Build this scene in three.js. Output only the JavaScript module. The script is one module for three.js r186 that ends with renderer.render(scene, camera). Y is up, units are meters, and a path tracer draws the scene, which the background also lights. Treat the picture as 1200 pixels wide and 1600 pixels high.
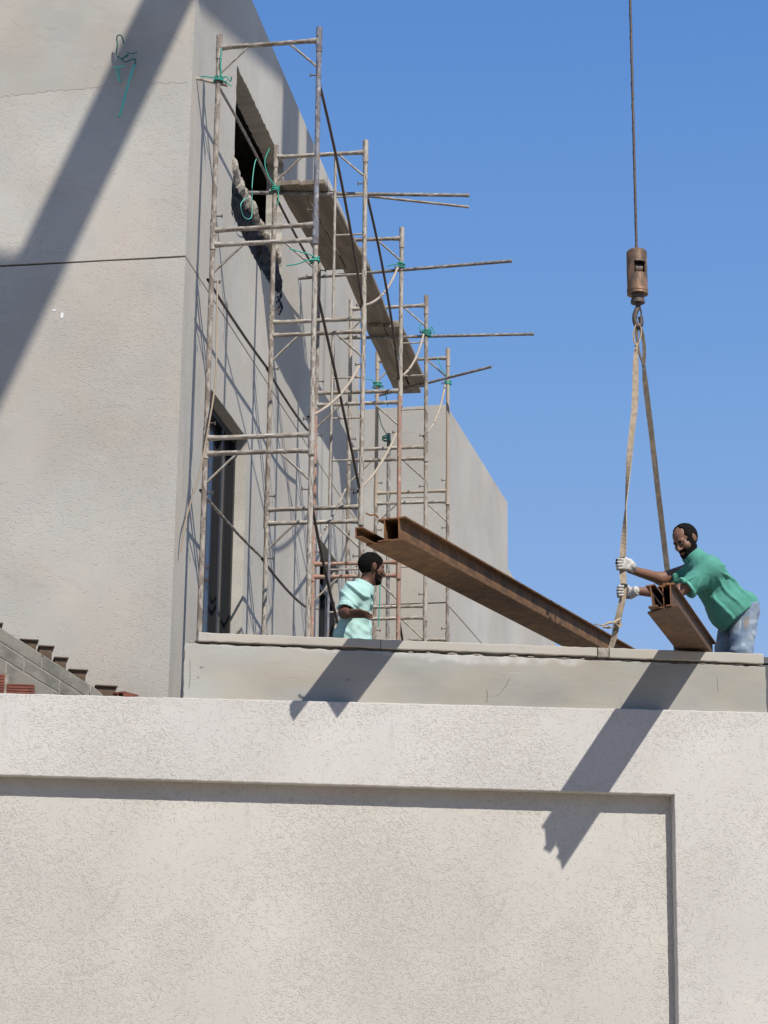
import * as THREE from 'three';
import { mergeGeometries } from 'three/addons/utils/BufferGeometryUtils.js';
import { RoundedBoxGeometry } from 'three/addons/geometries/RoundedBoxGeometry.js';
import { ImprovedNoise } from 'three/addons/math/ImprovedNoise.js';

// ------------------------------------------------------------------ camera, sky, sun, exposure
const scene = new THREE.Scene();
const camera = new THREE.PerspectiveCamera(28.07, 3 / 4, 0.1, 900);
const rad = THREE.MathUtils.degToRad;
camera.position.set(0, 1.6, 0);
camera.rotation.order = 'YXZ';
camera.rotation.set(rad(15.5), rad(-6.9), rad(0.6));
scene.add(camera);
const renderer = new THREE.WebGLRenderer({ antialias: true });
renderer.setSize(768, 1024);
renderer.toneMapping = THREE.LinearToneMapping;
renderer.toneMappingExposure = 1.12;
renderer.shadowMap.enabled = true;
{ // clear desert sky, paler towards the horizon
  const w = 64, h = 256, data = new Float32Array(w * h * 4);
  const stops = [[-90, .26, .23, .20], [-0.5, .26, .23, .20], [0, .60, .61, .65], [4, .45, .51, .65], [12, .236, .392, .68], [20, .152, .308, .62], [30, .092, .23, .555], [50, .088, .19, .42], [90, .078, .16, .34]];
  for (let j = 0; j < h; j++) {
    const e = (j + .5) / h * 180 - 90;
    let k = 0; while (k < stops.length - 2 && e > stops[k + 1][0]) k++;
    const a = stops[k], b = stops[k + 1], t = THREE.MathUtils.clamp((e - a[0]) / (b[0] - a[0]), 0, 1);
    for (let i = 0; i < w; i++) { const o = (j * w + i) * 4; for (let c = 0; c < 3; c++) data[o + c] = a[c + 1] + (b[c + 1] - a[c + 1]) * t; data[o + 3] = 1; }
  }
  const sky = new THREE.DataTexture(data, w, h, THREE.RGBAFormat, THREE.FloatType);
  sky.mapping = THREE.EquirectangularReflectionMapping; sky.magFilter = THREE.LinearFilter; sky.needsUpdate = true;
  scene.background = sky; scene.environment = sky;
}
const sun = new THREE.DirectionalLight(new THREE.Color(1, .94, .85), 4.5);
sun.position.set(41, 125, 100); sun.target.position.set(1, 4, -15);
sun.position.add(sun.target.position); sun.castShadow = true;
Object.assign(sun.shadow.camera, { left: -30, right: 30, top: 30, bottom: -30, near: 1, far: 400 });
sun.shadow.mapSize.set(4096, 4096);
scene.add(sun, sun.target);

// ------------------------------------------------------------------ helpers
function rng(s) { return () => { s = (s + 0x6d2b79f5) | 0; let t = Math.imul(s ^ (s >>> 15), 1 | s); t = (t + Math.imul(t ^ (t >>> 7), 61 | t)) ^ t; return ((t ^ (t >>> 14)) >>> 0) / 4294967296; }; }
const PN = new ImprovedNoise();
const V = (x, y, z) => new THREE.Vector3(x, y, z);
const used = {};
function numbered(n) { used[n] = (used[n] ?? -1) + 1; return used[n] ? n + '_' + String(used[n]).padStart(3, '0') : n; }
function tag(o, label, category, group, kind) { o.userData.label = label; if (category) o.userData.category = category; if (group) o.userData.group = group; if (kind) o.userData.kind = kind; return o; }
function thing(name, label, category, pos = [0, 0, 0], ry = 0, group) { const g = new THREE.Group(); g.name = numbered(name); g.position.set(...pos); g.rotation.y = ry; scene.add(g); return tag(g, label, category, group); }
function clean(g) { g = g.index ? g.toNonIndexed() : g; for (const k of Object.keys(g.attributes)) if (!['position', 'normal', 'uv'].includes(k)) g.deleteAttribute(k); return g; }
function merge(gs) { return gs.length === 1 ? gs[0] : mergeGeometries(gs.map(clean)); }
function mesh(name, geos, mat, parent = scene) { const m = new THREE.Mesh(Array.isArray(geos) ? merge(geos) : geos, mat); m.name = parent === scene ? numbered(name) : name; m.castShadow = m.receiveShadow = true; parent.add(m); return m; }
function struct(name, geos, mat) { const m = mesh(name, geos, mat); m.userData.kind = 'structure'; return m; }
function box(w, h, d, x = 0, y = 0, z = 0, r = 0) { // size, centre; uv in metres
  const g = r ? new RoundedBoxGeometry(w, h, d, 2, r) : new THREE.BoxGeometry(w, h, d);
  const p = g.attributes.position, n = g.attributes.normal, uv = g.attributes.uv;
  for (let i = 0; i < p.count; i++) { const ax = Math.abs(n.getX(i)), ay = Math.abs(n.getY(i)), az = Math.abs(n.getZ(i)), X = p.getX(i) + x, Y = p.getY(i) + y, Z = p.getZ(i) + z; ay > ax && ay > az ? uv.setXY(i, X, Z) : ax > az ? uv.setXY(i, Z, Y) : uv.setXY(i, X, Y); }
  return g.translate(x, y, z);
}
const UP = V(0, 1, 0);
function bar(a, b, r, seg = 8, r2 = r) { // closed round bar from a to b, uv v in metres
  const A = a.isVector3 ? a : V(...a), B = b.isVector3 ? b : V(...b), d = B.clone().sub(A), L = d.length();
  const g = new THREE.CylinderGeometry(r2, r, L, seg, 1);
  const uv = g.attributes.uv; for (let i = 0; i < uv.count; i++) uv.setXY(i, uv.getX(i) * .3, uv.getY(i) * L);
  g.applyQuaternion(new THREE.Quaternion().setFromUnitVectors(UP, d.normalize()));
  return g.translate(...A.clone().add(B).multiplyScalar(.5).toArray());
}
function tube(pts, r, n = 24, seg = 6) { const c = new THREE.CatmullRomCurve3(pts.map((p) => (p.isVector3 ? p : V(...p)))); return new THREE.TubeGeometry(c, n, r, seg, false); }
function bent(a, b, r, sag, seg = 8) { // round bar bowed sideways/downwards by the vector sag in the middle
  const A = V(...a), B = V(...b), m = A.clone().add(B).multiplyScalar(.5).add(V(...sag));
  const c = new THREE.QuadraticBezierCurve3(A, m.multiplyScalar(2).sub(A.clone().add(B).multiplyScalar(.5)), B);
  const L = c.getLength(), g = new THREE.TubeGeometry(c, 10, r, seg, false), uv = g.attributes.uv;
  for (let i = 0; i < uv.count; i++) uv.setXY(i, uv.getY(i) * .3, uv.getX(i) * L);
  return g;
}
function ragged(shape, pts, step, amp, R, close = true) { // walk a polygon with small uneven steps
  const out = [];
  const n = pts.length;
  for (let i = 0; i < n; i++) {
    const a = pts[i], b = pts[(i + 1) % n], L = Math.hypot(b[0] - a[0], b[1] - a[1]), k = Math.max(1, Math.round(L / step));
    const nx = -(b[1] - a[1]) / L, ny = (b[0] - a[0]) / L;
    for (let j = 0; j < k; j++) { const t = j / k, o = j ? (R() - .5) * 2 * amp : 0; out.push(new THREE.Vector2(a[0] + (b[0] - a[0]) * t + nx * o, a[1] + (b[1] - a[1]) * t + ny * o)); }
  }
  return out;
}
function extrude(outline, holes, depth, bevel = 0) {
  const s = new THREE.Shape(outline); for (const h of holes) s.holes.push(new THREE.Path(h));
  return new THREE.ExtrudeGeometry(s, { depth: depth - 2 * bevel, bevelEnabled: !!bevel, bevelSize: bevel, bevelOffset: -bevel, bevelThickness: bevel, bevelSegments: 2, curveSegments: 6 }).translate(0, 0, bevel);
}

// ------------------------------------------------------------------ textures
function lattice(seed) { const R = rng(seed), t = new Float32Array(4096); for (let i = 0; i < 4096; i++) t[i] = R(); return (x, y, per) => { const xi = Math.floor(x), yi = Math.floor(y), fx = x - xi, fy = y - yi, u = fx * fx * (3 - 2 * fx), v = fy * fy * (3 - 2 * fy); const w = (a) => ((a % per) + per) % per, g = (a, b) => t[(w(a) * 37 + w(b) * 101 + ((w(a) * w(b)) & 255) * 7) & 4095]; const a = g(xi, yi), b = g(xi + 1, yi), c = g(xi, yi + 1), d = g(xi + 1, yi + 1); return a + (b - a) * u + (c - a) * v + (a - b - c + d) * u * v; }; }
function fbm(noise, x, y, per, oct) { let s = 0, a = .5, n = 0; for (let o = 0; o < oct; o++) { s += a * noise(x, y, per); n += a; x *= 2; y *= 2; per *= 2; a *= .5; } return s / n; }
const clamp = THREE.MathUtils.clamp, lerp = THREE.MathUtils.lerp;
const enc = (l) => 255 * (l <= .0031308 ? l * 12.92 : 1.055 * Math.pow(l, 1 / 2.4) - .055);
function canvasFrom(w, h, f) { // f(x,y) -> [r,g,b] sRGB 0..255
  const c = document.createElement('canvas'); c.width = w; c.height = h; const x = c.getContext('2d'), im = x.createImageData(w, h);
  for (let j = 0; j < h; j++) for (let i = 0; i < w; i++) { const v = f(i, j), o = (j * w + i) * 4; im.data[o] = v[0]; im.data[o + 1] = v[1]; im.data[o + 2] = v[2]; im.data[o + 3] = 255; }
  x.putImageData(im, 0, 0); return c;
}
const baseTex = new Map();
function tex(c, srgb, metres, metresY = metres) { const key = c; let b = baseTex.get(key); if (!b) { b = new THREE.CanvasTexture(c); baseTex.set(key, b); } const t = b.clone(); t.needsUpdate = true; t.wrapS = t.wrapT = THREE.RepeatWrapping; t.repeat.set(1 / metres, 1 / metresY); if (srgb) t.colorSpace = THREE.SRGBColorSpace; t.anisotropy = 8; return t; }
function wrapStroke(ctx, S, draw, reach) { for (const dx of [0, -S, S]) for (const dy of [0, -S, S]) { if (dx && Math.abs(dx) !== S) continue; const b = draw.box; if (b[0] + dx > S + reach || b[2] + dx < -reach || b[1] + dy > S + reach || b[3] + dy < -reach) continue; ctx.save(); ctx.translate(dx, dy); draw(ctx); ctx.restore(); } }
// scratched plaster: trowelled ground with worm-like drag marks; returns {map, bump}
function plaster({ seed, S = 2048, metres, base, warm, blot = .09, marks, dir = null, len = [.02, .06], width = .0022, dark = .3, grain = 5, sweeps = 260 }) {
  const R = rng(seed), n1 = lattice(seed + 1), n2 = lattice(seed + 2), n3 = lattice(seed + 3);
  const lo = 512, field = new Float32Array(lo * lo), hue = new Float32Array(lo * lo);
  for (let j = 0; j < lo; j++) for (let i = 0; i < lo; i++) { const x = i / lo, y = j / lo; field[j * lo + i] = fbm(n1, x * 4, y * 4, 4, 6) - .5; hue[j * lo + i] = fbm(n2, x * 6, y * 6, 6, 4) - .5; }
  const k = lo / S;
  const at = (f, i, j) => { const x = i * k, y = j * k, xi = x | 0, yi = y | 0, fx = x - xi, fy = y - yi, x1 = (xi + 1) % lo, y1 = (yi + 1) % lo; const a = f[yi * lo + xi], b = f[yi * lo + x1], c = f[y1 * lo + xi], d = f[y1 * lo + x1]; return a + (b - a) * fx + (c - a) * fy + (a - b - c + d) * fx * fy; };
  const col = canvasFrom(S, S, (i, j) => { const b = at(field, i, j), h = at(hue, i, j), g = (R() - .5) * grain, m = 1 + b * blot * 2.4; return [0, 1, 2].map((c) => clamp(enc(base[c] * m * (1 + h * warm[c])) + g, 0, 255)); });
  const bmp = canvasFrom(S, S, (i, j) => { const v = 150 + at(field, i, j) * 60 + (R() - .5) * 40; return [v, v, v]; });
  const cc = col.getContext('2d'), cb = bmp.getContext('2d'), px = S / metres;
  cc.lineCap = cb.lineCap = 'round';
  for (let q = 0; q < sweeps; q++) { // broad trowel sweeps
    const x = R() * S, y = R() * S, r = (.08 + R() * .35) * px, a0 = dir === null ? R() * 7 : -Math.PI / 2 + (R() - .5) * .7, da = .25 + R() * .5, w = (.006 + R() * .03) * px, up = R() < .5;
    const path = (c) => { c.beginPath(); c.arc(x, y, r, a0, a0 + da); c.stroke(); }; path.box = [x - r, y - r, x + r, y + r];
    cc.lineWidth = w; cc.strokeStyle = up ? `rgba(238,232,222,${.02 + R() * .035})` : `rgba(120,112,100,${.02 + R() * .06})`; wrapStroke(cc, S, path, w);
    cb.lineWidth = w; cb.strokeStyle = up ? `rgba(200,200,200,${.1 + R() * .15})` : `rgba(110,110,110,${.1 + R() * .15})`; wrapStroke(cb, S, path, w);
  }
  for (let q = 0; q < 90; q++) { cc.fillStyle = `rgba(84,74,64,${.2 + R() * .5})`; cc.beginPath(); cc.ellipse(R() * S, R() * S, (.001 + R() * .003) * px, (.001 + R() * .002) * px, R() * 3, 0, 7); cc.fill(); }
  for (let q = 0; q < marks; q++) {
    const x = R() * S, y = R() * S;
    const dens = at(hue, (x * 1) | 0, (y * 1) | 0) + .5 + (n3(x / S * 5, y / S * 5, 5) - .5) * 1.2;
    if (R() > clamp(dens * 1.25 - .05, .12, 1)) continue;
    let a = dir === null ? R() * Math.PI * 2 : dir + (R() - .5) * 1.1 + (R() < .15 ? 1 : 0);
    const L = lerp(len[0], len[1], R() * R()) * px, bend = (R() - .5) * (R() < .3 ? 2.4 : .9), pts = [[x, y]]; let cx = x, cy = y;
    for (let s = 0; s < 4; s++) { cx += Math.cos(a) * L / 4; cy += Math.sin(a) * L / 4; a += bend / 4 + (R() - .5) * .5; pts.push([cx, cy]); }
    const w = width * px * (.5 + R() * .9), al = dark * (.25 + .75 * R());
    const path = (c) => { c.beginPath(); c.moveTo(...pts[0]); for (let s = 1; s < 5; s++) c.lineTo(...pts[s]); c.stroke(); };
    const xs = pts.map((p) => p[0]), ys = pts.map((p) => p[1]); path.box = [Math.min(...xs), Math.min(...ys), Math.max(...xs), Math.max(...ys)];
    cc.lineWidth = w; cc.strokeStyle = `rgba(92,84,76,${al})`; wrapStroke(cc, S, path, w);
    cb.lineWidth = w * 1.5; cb.strokeStyle = `rgba(20,20,20,${.5 + R() * .4})`; wrapStroke(cb, S, path, w);
  }
  return { col, bmp };
}
const std = (o) => new THREE.MeshStandardMaterial({ roughness: .9, ...o });
// white garden wall plaster
const gp = plaster({ seed: 11, metres: 2.6, base: [.56, .538, .503], warm: [.02, .0, -.03], marks: 52000, dark: .23, len: [.006, .045], width: .0016, blot: .12 });
const gardenMat = std({ map: tex(gp.col, true, 2.6), bumpMap: tex(gp.bmp, false, 2.6), bumpScale: .0042, roughness: .95 });
const gardenPanelMat = gardenMat.clone(); gardenPanelMat.map = tex(gp.col, true, 2.6); gardenPanelMat.map.offset.set(.37, .21); gardenPanelMat.bumpMap = tex(gp.bmp, false, 2.6); gardenPanelMat.bumpMap.offset.set(.37, .21); gardenPanelMat.color.setRGB(.95, .945, .925);
// grey beige house plaster, horizontal drag marks
const hp = plaster({ seed: 23, metres: 3.1, base: [.478, .449, .396], warm: [.08, -.01, -.10], marks: 34000, dir: 0, dark: .24, len: [.008, .04], width: .002, blot: .17, grain: 11 });
const houseMat = std({ map: tex(hp.col, true, 3.1), bumpMap: tex(hp.bmp, false, 3.1), bumpScale: .0026 });
const houseSideMat = houseMat.clone(); houseSideMat.map = tex(hp.col, true, 3.1); houseSideMat.bumpMap = tex(hp.bmp, false, 3.1);
for (const t of [houseSideMat.map, houseSideMat.bumpMap]) { t.rotation = Math.PI / 2; t.offset.set(.2, .4); }
// smooth trowelled render
const sp = plaster({ seed: 31, S: 1024, metres: 2.2, base: [.445, .418, .366], warm: [.10, 0, -.12], marks: 420, dir: 0, dark: .16, len: [.04, .25], width: .003, blot: .16, grain: 5 });
const smoothMat = std({ map: tex(sp.col, true, 2.2), bumpMap: tex(sp.bmp, false, 2.2), bumpScale: .0015 });
// cement bands of the annex wall: trowel mottling, white efflorescence under the coping, hairline cracks
const ANX = [.308, 4.411, 3.86, 4.472];
function annexCanvas() {
  const W = 2048, H = 512, n = lattice(41), n2 = lattice(43), R = rng(44), w = ANX[1] - ANX[0], h = ANX[3] - ANX[2];
  const c = canvasFrom(W, H, (i, j) => {
    const x = i / W * w, y = (1 - j / H) * h; let b = fbm(n, x * 1.6, y * 3.2, 64, 5) - .5; const h2 = fbm(n2, x * 2.5, y * 5, 64, 4) - .5;
    const m = 1 + b * .55; let v = [.36 * m * (1 + h2 * .16), .345 * m, .305 * m * (1 - h2 * .16)];
    const top = h - y - .01, px = x;                              // salt bloom with an uneven lower outline
    const ext = (px > 1.35 && px < 2.95 ? .075 * Math.pow(Math.max(0, Math.sin((px - 1.35) / 1.6 * Math.PI)), .5) : .012) + (fbm(n2, x * 7, 3.3, 64, 4) - .5) * .09;
    if (top < ext) { const k = clamp((ext - top) / .03, 0, 1) * clamp(.35 + (fbm(n, x * 14, y * 14, 64, 3) - .3) * 1.6, 0, 1); v = v.map((q, k2) => lerp(q, [.54, .525, .50][k2], k * .85)); }
    return v.map((q) => clamp(enc(q) + (R() - .5) * 6, 0, 255));
  });
  const x = c.getContext('2d');
  const P = (u, y) => [u / w * W, (1 - y / h) * H];
  const crack = (pts, wd, al) => { x.strokeStyle = `rgba(70,62,54,${al})`; x.lineWidth = wd; x.beginPath(); pts.forEach((p, i) => (i ? x.lineTo(...P(...p)) : x.moveTo(...P(...p)))); x.stroke(); };
  crack([[2.1, .36], [2.105, .33], [2.1, .27]], 2.2, .7); crack([[2.265, .45], [2.24, .40], [2.2, .34], [2.17, .32]], 1.8, .6); crack([[3.75, .5], [3.752, .4]], 2, .5); crack([[.04, .5], [.045, .38], [.04, .3]], 2, .6); crack([[3.05, .35], [3.06, .25]], 1.4, .3);
  x.fillStyle = 'rgba(110,102,92,.55)'; for (const [u, y, r] of [[.12, .45, 7], [.1, .38, 5], [1.13, .4, 6], [.2, .2, 6]]) { x.beginPath(); x.arc(...P(u, y), r, 0, 7); x.fill(); }
  for (let q = 0; q < 260; q++) { const u = R() * w, y = R() * h, l = .05 + R() * .3; x.strokeStyle = R() < .5 ? `rgba(225,218,200,${.04 + R() * .07})` : `rgba(110,100,86,${.03 + R() * .06})`; x.lineWidth = 1 + R() * 4; x.beginPath(); x.moveTo(...P(u, y)); x.lineTo(...P(u + l, y + (R() - .5) * .02)); x.stroke(); }
  return c;
}
const annexTex = tex(annexCanvas(), true, ANX[1] - ANX[0], ANX[3] - ANX[2]); annexTex.offset.set(-ANX[0] / (ANX[1] - ANX[0]), -ANX[2] / (ANX[3] - ANX[2]));
const annexMat = std({ map: annexTex, bumpMap: tex(sp.bmp, false, 2.2), bumpScale: .002 });
const blotches = (seed, S, base, alt, thr, soft, sx = 6, sy = 6, oct = 5, grain = 8, extra) => { const n = lattice(seed), R = rng(seed + 5); const c = canvasFrom(S, S, (i, j) => { const v = clamp((fbm(n, i / S * sx, j / S * sy, Math.max(sx, sy), oct) - thr) / soft + .5, 0, 1), g = (R() - .5) * grain; return [0, 1, 2].map((k) => clamp(enc(lerp(base[k], alt[k], v)) + g, 0, 255)); }); if (extra) extra(c.getContext('2d'), R, S); return c; };
const pipeDirt = (x, R, S) => { for (let q = 0; q < 80; q++) { const a = R(); x.fillStyle = a < .36 ? `rgba(218,210,198,${.1 + R() * .4})` : a < .62 ? `rgba(84,60,46,${.1 + R() * .38})` : `rgba(150,125,100,${.3 + R() * .4})`; x.beginPath(); x.ellipse(R() * S, R() * S, 6 + R() * 42, 1.2 + R() * R() * 12, (R() - .5) * .5, 0, 7); x.fill(); } };
const pipe = (seed, a, b) => std({ map: tex(blotches(seed, 256, a, b, .5, .26, 3, 26, 5, 14, pipeDirt), true, .3, .9), roughness: .72, metalness: .15, bumpMap: null });
const pipeMats = [pipe(101, [.375, .34, .295], [.20, .165, .135]), pipe(102, [.44, .41, .36], [.27, .235, .195]), pipe(103, [.27, .265, .265], [.15, .14, .135])];
const redPipe = pipe(104, [.38, .20, .15], [.33, .26, .21]), bluePipe = pipe(105, [.24, .25, .29], [.15, .15, .18]), tanPipe = std({ map: tex(blotches(106, 128, [.43, .36, .285], [.34, .275, .21], .5, .5, 4, 4, 3, 8), true, .5, 1.2), roughness: .75 });
const darkPipe = std({ map: tex(blotches(107, 128, [.075, .06, .052], [.13, .095, .075], .5, .3), true, .3, .6), roughness: .6, metalness: .3 });
const rustMap = blotches(121, 512, [.088, .055, .036], [.16, .088, .045], .52, .55, 5, 16, 6, 12, (x, R, S) => { for (let q = 0; q < 160; q++) { x.strokeStyle = R() < .5 ? `rgba(50,32,22,${.1 + R() * .3})` : `rgba(190,105,50,${.08 + R() * .2})`; x.lineWidth = 1 + R() * 3; const X = R() * S, Y = R() * S; x.beginPath(); x.moveTo(X, Y); x.lineTo(X + (R() - .5) * 12, Y + R() * 90); x.stroke(); } });
const rustMat = std({ map: tex(rustMap, true, .35, 1.1), roughness: .78, metalness: .2, bumpMap: tex(rustMap, false, .35, 1.1), bumpScale: .0008 });
const warmMap = blotches(123, 512, [.115, .062, .030], [.225, .118, .046], .5, .55, 5, 16, 6, 14, (x, R, S) => { for (let q = 0; q < 240; q++) { x.strokeStyle = R() < .5 ? `rgba(52,32,20,${.1 + R() * .35})` : `rgba(205,120,58,${.06 + R() * .2})`; x.lineWidth = .6 + R() * 3; const X = R() * S, Y = R() * S; x.beginPath(); x.moveTo(X, Y); x.lineTo(X + (R() - .5) * 10, Y + R() * 120); x.stroke(); } });
const warmRust = std({ map: tex(warmMap, true, .4, 1.3), roughness: .8, metalness: .15, bumpMap: tex(warmMap, false, .4, 1.3), bumpScale: .0008 });
const rustEdge = std({ map: tex(blotches(122, 128, [.30, .13, .05], [.18, .085, .04], .5, .3), true, .2), roughness: .85 });
const boardMap = blotches(131, 512, [.30, .25, .19], [.20, .168, .135], .5, .35, 16, 3, 5, 10, (x, R, S) => { for (let q = 0; q < 220; q++) { x.strokeStyle = `rgba(60,46,34,${.06 + R() * .16})`; x.lineWidth = .6 + R() * 1.6; const X = R() * S; x.beginPath(); x.moveTo(X, 0); x.bezierCurveTo(X + (R() - .5) * 14, S * .3, X + (R() - .5) * 14, S * .7, X, S); x.stroke(); } });
const boardMat = std({ map: tex(boardMap, true, .5, 1.4) });
const strapMap = blotches(141, 256, [.46, .37, .26], [.33, .26, .19], .5, .3, 4, 24, 4, 16);
const strapMat = std({ map: tex(strapMap, true, .2, .9), side: THREE.DoubleSide }), strapDark = std({ map: tex(blotches(142, 256, [.22, .18, .135], [.14, .115, .09], .5, .3, 4, 24, 4, 14), true, .2, .9), side: THREE.DoubleSide });
const cordMat = std({ color: new THREE.Color(.03, .33, .25), roughness: .6 }), paleCord = std({ color: new THREE.Color(.13, .56, .46), roughness: .55 });
const blackMat = std({ color: new THREE.Color(.010, .010, .011), roughness: .42 });
const glassMat = new THREE.MeshPhysicalMaterial({ color: new THREE.Color(.02, .022, .025), roughness: .12 });
const aluMat = std({ color: new THREE.Color(.016, .0165, .019), roughness: .5, metalness: .2 });
const concreteMat = std({ map: tex(blotches(151, 512, [.27, .26, .235], [.17, .165, .15], .5, .4, 5, 5, 6, 12), true, .9), bumpMap: tex(sp.bmp, false, 1), bumpScale: .004 });
const rubbleMat = std({ map: tex(blotches(152, 256, [.50, .455, .385], [.32, .29, .24], .5, .3, 8, 8, 5, 14), true, .4), bumpMap: tex(hp.bmp, false, .6), bumpScale: .01 });
const mortarMat = std({ map: tex(blotches(153, 256, [.33, .305, .26], [.22, .205, .175], .5, .3, 12, 12, 4, 14), true, .3) });
const blockMat = std({ map: tex(blotches(154, 512, [.235, .222, .19], [.15, .145, .125], .5, .3, 6, 6, 6, 16), true, .55), bumpMap: tex(sp.bmp, false, .7), bumpScale: .004 });
const brickMat = std({ map: tex(blotches(155, 128, [.225, .075, .048], [.16, .055, .04], .5, .4, 6, 6, 4, 12), true, .2) });
const sandMat = std({ map: tex(blotches(161, 512, [.40, .34, .27], [.33, .28, .22], .5, .4), true, 4), roughness: 1 });
const darkGrey = std({ color: new THREE.Color(.10, .10, .105), roughness: .7 });

// ------------------------------------------------------------------ ground and yard
struct('ground', [new THREE.PlaneGeometry(700, 700).rotateX(-Math.PI / 2)], sandMat);
const asphaltMat = std({ map: tex(blotches(162, 256, [.33, .285, .235], [.40, .345, .285], .5, .5, 8, 8, 5, 14), true, 3), roughness: .95 });
struct('street', [box(120, .05, 13.2, 0, -.021, -4.6)], asphaltMat);
struct('pavement', [box(120, .14, 2.5, 0, .07, -12.49, .02)], sandMat);
struct('yard_floor', [box(16, .25, 16, 8.0, 3.525, -22.1)], concreteMat);

// ------------------------------------------------------------------ garden wall
{
  const R = rng(7);
  const t = thing('garden_wall', 'tall white scratch-plastered garden wall with a large recessed panel', 'wall', [0, 0, -13.75]);
  const outline = ragged(null, [[-6, 0], [8, 0], [8, 4.135], [4.4, 4.106], [-.91, 4.069], [-6, 4.03]], .07, .0028, R);
  const hole = ragged(null, [[-5, .7], [3.672, .7], [3.697, 3.513], [-5, 3.53]], .035, .0017, R);
  mesh('wall_frame', extrude(outline, [hole], .10, .006).translate(0, 0, -.10), gardenMat, t);
  mesh('recessed_panel', box(13.8, 4.0, .12, 1, 2.02, -.163), gardenPanelMat, t);
}

// ------------------------------------------------------------------ cement annex wall with its coping
{
  const R = rng(8);
  const t = thing('annex_wall', 'smooth grey cement wall with coping blocks rising behind the white garden wall', 'wall', [0, 0, 0]);
  const outline = ragged(null, [[.308, 3.2], [4.411, 3.2], [4.413, 4.452], [3.0, 4.458], [2.2, 4.462], [1.2, 4.468], [.309, 4.476]], .035, .0045, R);
  mesh('rendered_wall', extrude(outline, [], .24, .005).translate(0, 0, -14.095), annexMat, t);
  mesh('mortar_bed', box(4.02, .06, .2, 2.36, 4.475, -13.995), rubbleMat, t);
  const lumps = []; for (let i = 0; i < 60; i++) { const x = .45 + R() * 3.85; lumps.push(new THREE.IcosahedronGeometry(.008 + R() * .012, 1).scale(1.2 + R() * 2.4, .6 + R() * .4, .9).translate(x, 4.472 - (x - .4) * .003, -13.868 - R() * .02)); }
  mesh('mortar_lump', lumps, rubbleMat, t);
  const cop = (x0, x1, y0, y1, z, tilt) => { const w = x1 - x0; const s = ragged(null, [[x0, y0], [x1, y0 - tilt * w], [x1, y1 - tilt * w], [x0, y1]], .05, .0022, R); return extrude(s, [], .27, .006).translate(0, 0, z - .27); };
  mesh('coping_block', cop(.399, 1.66, 4.492, 4.554, -13.845, .003), smoothMat, t);
  mesh('coping_block', cop(1.664, 3.195, 4.486, 4.549, -13.848, .002), smoothMat, t);
  mesh('coping_block', cop(3.2, 3.278, 4.478, 4.545, -13.842, .0), rubbleMat, t);
  mesh('coping_block', cop(3.283, 4.40, 4.477, 4.547, -13.843, .004), smoothMat, t);
}
{ // grey wall strip that starts past the right end of the annex wall
  const t = thing('side_wall', 'dark grey wall strip with a flat cap past the right end of the cement wall', 'wall', [4.90, -.055, -14.95]);
  mesh('wall_panel', box(.8, 4.66, .12, .0, 2.33, .35, .004), darkGrey, t);
  mesh('cap', box(.86, .05, .2, -.02, 4.70, .3, .004), darkGrey, t);
}

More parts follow.
